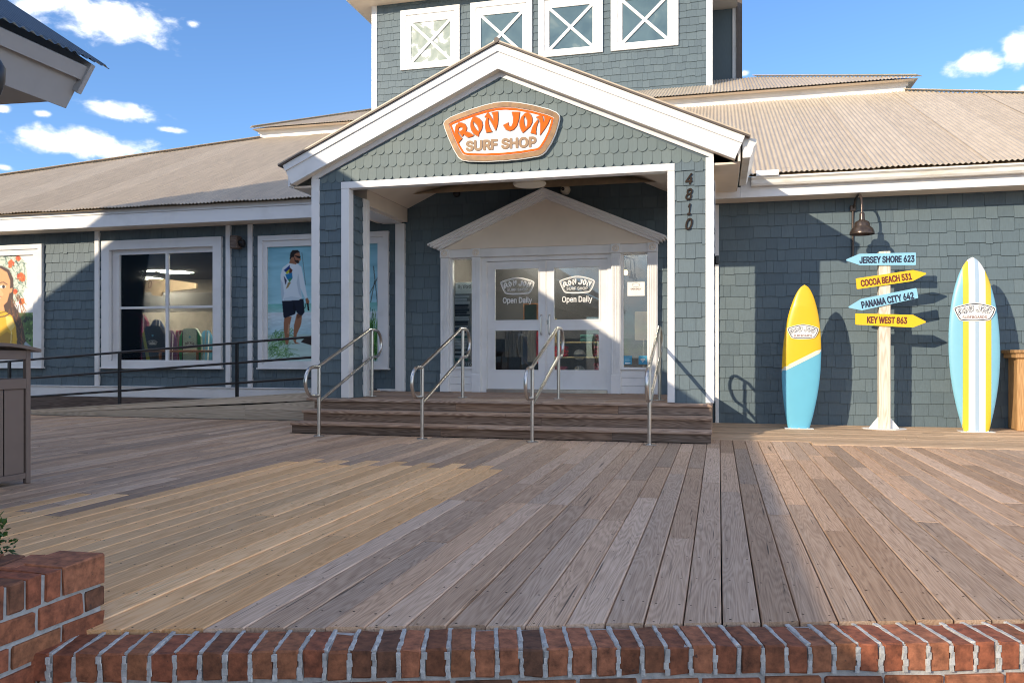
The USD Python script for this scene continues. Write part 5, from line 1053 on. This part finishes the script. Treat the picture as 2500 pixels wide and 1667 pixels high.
bodyboard('white bodyboard with green side stripes at the right in the shop window', 436, 492, 801, 880, 12.90, 'mint_foam', (((.02, .15), (.02, .15), 'green_foam'), ((.83, .97), (.83, .97), 'green_foam'), ((.16, .19), (.16, .19), 'ink'), ((.80, .82), (.80, .82), 'ink')))
for k in range(5):
    bodyboard(f'dark bodyboard behind the {("pink", "black", "black", "white", "white")[k]} bodyboard, {("leaning left", "left of the mullion", "right of the mullion", "left of its green edge", "right of its green edge")[k]}', (318, 362, 402, 424, 484)[k], (362, 400, 430, 446, 520)[k], (768, 780, 806, 806, 806)[k], 880, 13.1 + .07 * k, ('wine_cloth', 'navy_cloth', 'purple_foam', 'wine_cloth', 'blue_foam')[k], (((.3, .36), (.5, .58), 'grey_cloth'), ((.6, .68), (.7, .78), 'paper')), False)
rk = thing('display_rack', 'low wooden rack rail holding the bodyboards in the shop window', 'rack', (-9.4, 12.85, .9))
obj('rail', MB().box(-10.40, -8.45, 12.84, 12.865, 1.045, 1.085, .004), 'rack_wood', rk)
for x in (-9.9, -9.12, -8.62): obj('post', MB().box(x - .02, x + .02, 12.845, 12.875, FLOOR, 1.044, .004), 'rack_wood', rk)
hs = thing('hanging_surfboard', 'pale tan surfboard hung flat from the ceiling inside the shop window', 'surfboard', (-9.9, 14.2, 2.2))
p0 = at(322, 704, 14.0); p1 = at(425, 704, 14.0); L = p1[0] - p0[0] + .5; zc2 = p0[2] + .02
pg = Polygon([(p0[0], zc2 + .02), (p0[0] + .12, zc2 + .11), (p0[0] + .4, zc2 + .155), (p0[0] + .8, zc2 + .15), (p0[0] + L, zc2 + .05), (p0[0] + L, zc2 - .05), (p0[0] + .75, zc2 - .11), (p0[0] + .70, zc2 - .10), (p0[0] + .66, zc2 - .19), (p0[0] + .48, zc2 - .17), (p0[0] + .42, zc2 - .09), (p0[0] + .3, zc2 - .10)])
obj('board', MB().poly(pg, front(14.0), -.06, 0), 'tan_foam', hs)
for x in (p0[0] + .3, p0[0] + .85): obj('cord', MB().tube([(x, 13.98, zc2 + .12), (x + .01, 13.98, 2.9), (x, 13.98, 3.2)], .006, 5), 'grey_cloth', hs)
em = affinity.rotate(place(E_OUT, .1, p0[0] + .42, zc2 + .05), 80, origin=(p0[0] + .42, zc2 + .05)); obj('emblem', MB().poly(em.difference(em.buffer(-.012)), front(14.0), .001, .003), 'maroon_ink', hs)
# clothes and caps behind the doors
def shirt(lab, x, z, w, h, m, Y=12.95):
    t = thing('shirt', lab, 'shirt', (x, Y, z)); n = 14; xs = np.linspace(-w / 2, w / 2, n); prof = [(x + a, Y - .02 * math.sin(9 * a / w * 3.1)) for a in xs]
    pg = Polygon([(p[0], p[1]) for p in prof] + [(p[0], p[1] + .05) for p in prof[::-1]]); obj('cloth', MB().poly(pg, lambda u, v, q: (u, v, q), z - h, z), m, t); obj('hanger', MB().tube([(x, Y, z), (x, Y, z + .05), (x, Y + .02, z + .08)], .005, 5), 'steel', t)
shirt('charcoal shirt hanging behind the lower left door glass', -3.26, 1.385, .30, .42, 'charcoal_cloth'); shirt('grey shirt hanging in the lower left door glass', -2.96, 1.385, .14, .50, 'grey_cloth'); shirt('red shirt hanging at the right of the lower left door glass', -2.80, 1.385, .17, .52, 'red_cloth'); shirt('navy shirt hanging low between the grey and charcoal ones', -3.09, 1.30, .12, .45, 'navy_cloth', 13.02)
sh = thing('display_shelf', 'pale wooden display shelf with caps behind the right door', 'shelf', (-2.1, 13.0, 1.0))
for z in (1.21, .97, .70): obj('shelf_board', MB().box(-2.62, -1.6, 12.85, 13.2, z - .022, z, .004), 'shelf_wood', sh)
for x in (-2.6, -1.62): obj('upright', MB().box(x - .015, x + .015, 13.18, 13.22, FLOOR, 1.6, .003), 'shelf_wood', sh)
cp = thing('cap', 'pale grey cap in the middle of the upper shelf behind the right door', 'cap', (0, 0, 0), 'caps on the display shelf')
obj('crown', MB().sphere((0, 0, .0), .095, 2, sc=(1, 1, .95)), 'grey_cloth', cp, True); obj('brim', MB().lathe([(.0001, .012), (.105, .004), (.11, -.006), (.0001, -.004)], (0, -.06, -.01), 20), 'charcoal_cloth', cp, 40)
stage.GetPrimAtPath(cp).GetAttribute('xformOp:translate').Set(Gf.Vec3d(-2.17, 12.95, 1.0))
copy_of(cp, (-2.17, 12.95, .735), 'pale grey cap on the lower shelf behind the right door')
def stack(lab, x, z, m, n=3):
    t = thing('folded_stack', lab, 'clothes', (x, 12.97, z))
    for k in range(n): obj('garment', MB().box(x - .10, x + .10, 12.88, 13.08, z + k * .058 + .002, z + .055 + k * .058, .02, rng.random()), m, t)
stack('stack of wine red folded shirts on the right of the middle shelf', -1.83, .97, 'wine_cloth'); stack('stack of wine red folded shirts on the right of the lowest shelf', -1.83, .70, 'wine_cloth'); stack('red folded shirts at the left of the middle shelf', -2.47, .97, 'red_cloth'); stack('teal folded shirts on the top shelf', -2.05, 1.21, 'teal_cloth', 2); stack('red folded shirts at the right of the top shelf', -1.80, 1.21, 'wine_cloth', 2); stack('dark folded shirts at the left of the lowest shelf', -2.47, .70, 'wine_cloth', 2)
# right sidelight: bulbs, notice, stickers, a pale board on a stand
bc = thing('bulb_cluster', 'cluster of hanging filament bulbs in the top of the right sidelight', 'pendant lamp', (-1.33, 12.62, 2.4))
for k, (dx, dz, lit) in enumerate(((-.03, 2.30, 1), (.05, 2.24, 0), (.11, 2.19, 0))):
    x = -1.36 + dx; c = obj('cord', MB().tube([(-1.44, 12.6, 2.52), (x - .015, 12.6, 2.47), (x, 12.6, dz + .06)], .006, 6), 'black_metal', bc, True); obj('socket', MB().lathe([(.0001, .06), (.014, .055), (.016, .0), (.0001, .0)], (x, 12.6, dz), 10), 'black_metal', bc, True); obj('bulb', MB().sphere((x, 12.6, dz - .035), .036, 2, sc=(1, 1, 1.25)), 'bulb_light' if lit else 'bronze_metal', bc, True)
nt = thing('paper_notice', 'white paper notice reading OPEN DAILY taped inside the right sidelight', 'notice', (-1.215, 12.415, 1.98))
obj('sheet', MB().box(-1.345, -1.085, 12.413, 12.417, 1.89, 2.10), 'paper', nt); obj('print', MB().poly(centred('OPEN DAILY', .024, -1.215, 1.995, width=.16), front(12.413), .0005, .002), 'maroon_ink', nt)
obj('emblem', MB().poly(place(E_OUT.difference(E_OUT.buffer(-.05)), .075, -1.215, 2.055), front(12.413), .0005, .002), 'ink', nt)
for x0, x1, lab, wifi in ((-1.405, -1.275, 'small blue text sticker low in the left corner of the right sidelight', 0), (-1.175, -1.05, 'small blue wireless symbol sticker low in the right corner of the right sidelight', 1)):
    s = thing('window_sticker', lab, 'sticker', ((x0 + x1) / 2, 12.415, .92)); obj('sheet', MB().box(x0, x1, 12.412, 12.416, .855, .985), 'label_blue', s); cx = (x0 + x1) / 2
    if wifi:
        for r in (.018, .032, .046): obj('wave', MB().poly(LineString([(cx + r * math.sin(a), .895 + r * math.cos(a)) for a in np.linspace(-.8, .8, 9)]).buffer(.0045), front(12.412), .0004, .0016), 'paper', s)
        obj('dot', MB().poly(Polygon([(cx + .007 * math.cos(a), .89 + .007 * math.sin(a)) for a in np.linspace(0, 6, 8)]), front(12.412), .0004, .0016), 'paper', s)
    else:
        for k in range(4): obj('text_line', MB().box(cx - .045, cx + .045 - .02 * (k % 2), 12.4108, 12.4116, .955 - k * .018, .962 - k * .018), 'sign_blue', s)
        obj('text_box', MB().box(cx - .04, cx + .04, 12.4108, 12.4116, .866, .882), 'paper', s)
bs = thing('board_stand', 'pale board on a slim metal stand inside the right sidelight', 'display board', (-1.13, 12.9, 1.3)); bx0 = at(1578, 800, 12.9)[0]
obj('board', MB().poly(sbox(bx0 - .16, 1.25, bx0 + .04, 1.66).buffer(.02), front(12.9), -.03, 0), 'tan_foam', bs); obj('pole', MB().tube([(bx0 - .05, 12.95, FLOOR), (bx0 - .05, 12.95, .8), (bx0 - .05, 12.95, 1.3)], .012, 8), 'steel', bs)
# left sidelight: tall sign of stacked lines
bk = thing('book_sign', 'tall narrow grey sign of stacked headline bars in the left sidelight', 'sign', (-3.95, 12.5, 1.4))
obj('panel', MB().box(-4.13, -3.815, 12.50, 12.52, .80, 2.14), 'grey_cloth', bk); obj('head', MB().box(-4.105, -3.80, 12.485, 12.499, 1.98, 2.16), 'paper', bk)
obj('heading', MB().poly(centred('My Word!', .062, -3.955, 2.085, width=.22, bold=False), front(12.485), .0005, .002), 'ink', bk)
q = random.Random(5); z = 1.95
while z > .90:
    h = q.uniform(.018, .046); dk = q.random(); w = q.uniform(.20, .255)
    obj('bar', MB().box(-4.12, -4.12 + w, 12.488, 12.499, z - h, z, .002), 'ink' if dk < .42 else ('navy_cloth' if dk < .52 else ('teal_cloth' if dk < .58 else 'white_cloth')), bk); z -= h + q.uniform(.004, .012)
obj('number_strip', MB().box(-4.12, -3.83, 12.486, 12.499, .81, .88), 'white_cloth', bk); obj('number', MB().poly(centred('4810', .05, -3.93, .845, width=.19), front(12.486), .0005, .002), 'ink', bk)
fr_ = thing('framed_picture', 'small framed picture on the wall inside the left door glass', 'picture', (-3.0, 13.3, 1.75)); obj('frame', MB().poly(sbox(-3.18, 1.56, -2.93, 1.86).difference(sbox(-3.16, 1.58, -2.95, 1.84)), front(13.3), -.02, .01), 'rack_wood', fr_); obj('print', MB().box(-3.165, -2.945, 13.30, 13.31, 1.575, 1.845), 'room_teal', fr_)

# ------------------------------------------------------------------ neighbouring building whose roof shades the left half
NX, NY, NZ, NS = -4.12, 4.82, 3.00, .644
nb = thing('neighbour_building', 'grey building with a dark corrugated roof and grey eaves at the top left corner', 'building', (-12, 0, 0))
m = MB(); RX = -12.3; RZ = NZ + NS * (NX - RX)
obj('wall', MB().box(-18.8, -6.0, -13, 3.9, -.62, 3.6), 'shingle_paint', nb)
gpg = Polygon([(-18.8, 3.6), (-6.0, 3.6), (RX, RZ - .35)]); obj('gable', MB().poly(gpg, lambda u, v, w: (u, w, v), -13, 3.9), 'shingle_paint', nb)
def ncorr(y0, y1):
    n = max(6, int((y1 - y0) / .068 * 6)); ys = np.linspace(y0, y1, n + 1); dz = .010 * np.sin(ys * 2 * np.pi / .068); V = np.vstack([np.stack([np.full(n + 1, NX), ys, NZ + dz], 1), np.stack([np.full(n + 1, RX), ys, RZ + dz], 1)])
    F = np.array([[i, i + 1, n + 2 + i, n + 1 + i] for i in range(n)]); mb = MB().add(V, F[:, ::-1], .5); V2 = V.copy(); V2[:, 2] -= .004; mb.add(V2, F, .5); e = np.vstack([V[:n + 1], V2[:n + 1]]); return mb.add(e, [[i, n + 1 + i, n + 2 + i, i + 1] for i in range(n)], .5)
y = -13.0
while y < NY - .01:
    y2 = min(y + 1.36, NY); obj('roof_sheet', ncorr(y, y2), 'grey_roof_metal', nb, 50); y = y2
obj('roof_slope', MB().add([(RX, -13, RZ), (RX, NY, RZ), (-20.8, NY, NZ), (-20.8, -13, NZ)], [[0, 1, 2], [0, 2, 3]]), 'grey_roof_metal', nb)
un = np.array([math.sin(math.atan(NS)), 0, -math.cos(math.atan(NS))])     # inward normal of the slope, pointing down
ed = np.array([NX - .07, 0, NZ - .030]); sl = np.array([math.cos(math.atan(NS)), 0, -math.sin(math.atan(NS))])
tdir = np.array([-math.sin(math.atan(NS)), 0, -math.cos(math.atan(NS))])
fa = MB(); ax = np.array([[0, 1, 0], sl, tdir * -1]); c = ed + tdir * .05; fa.obox((c[0] , (NY - .09 - 13) / 2, c[2]), ax, ((NY - .09 + 13) / 2, .018, .05), .003); obj('eave_trim', fa, 'grey_fascia', nb)
fa = MB(); c = ed - sl * .03 + tdir * .215; fa.obox((c[0], (NY - .10 - 13) / 2, c[2]), ax, ((NY - .12 + 13) / 2, .016, .113), .003); obj('eave_board', fa, 'grey_fascia', nb)
c = ed - sl * .05 + tdir * .33; obj('soffit', MB().add([(c[0], -13, c[2]), (c[0], NY - .22, c[2]), (-6.2, NY - .22, c[2] + .05), (-6.2, -13, c[2] + .05)], [[0, 1, 2], [0, 2, 3]]), 'grey_fascia', nb)
pr = np.array([RX - NX, 0, RZ - NZ]); L = np.linalg.norm(pr); pd = pr / L
obj('rake_board', MB().obox(np.array([NX, NY - .12, NZ]) + pd * (L / 2 + .05) + tdir * np.array([-1, 1, 1]) * 0 + np.array([0, 0, -.17]), np.array([pd, [0, 1, 0], np.cross(pd, [0, 1, 0])]), (L / 2 - .05, .02, .11), .003), 'grey_fascia', nb)
pl_ = at(-4, 185, 3.6); lp = thing('barn_lamp_shade', 'edge of a dark round lamp hanging under the grey eave at the left frame edge', 'lamp', pl_)
obj('globe', MB().lathe([(.0001, .10), (.05, .095), (.075, .05), (.072, -.02), (.05, -.09), (.02, -.115), (.0001, -.12)], pl_ + np.array([-.055, 0, 0]), 20), 'black_metal', lp, 50); obj('stem', MB().tube([pl_ + np.array([-.055, 0, .09]), pl_ + np.array([-.055, 0, .2]), pl_ + np.array([-.055, 0, .42])], .012, 6), 'black_metal', lp)
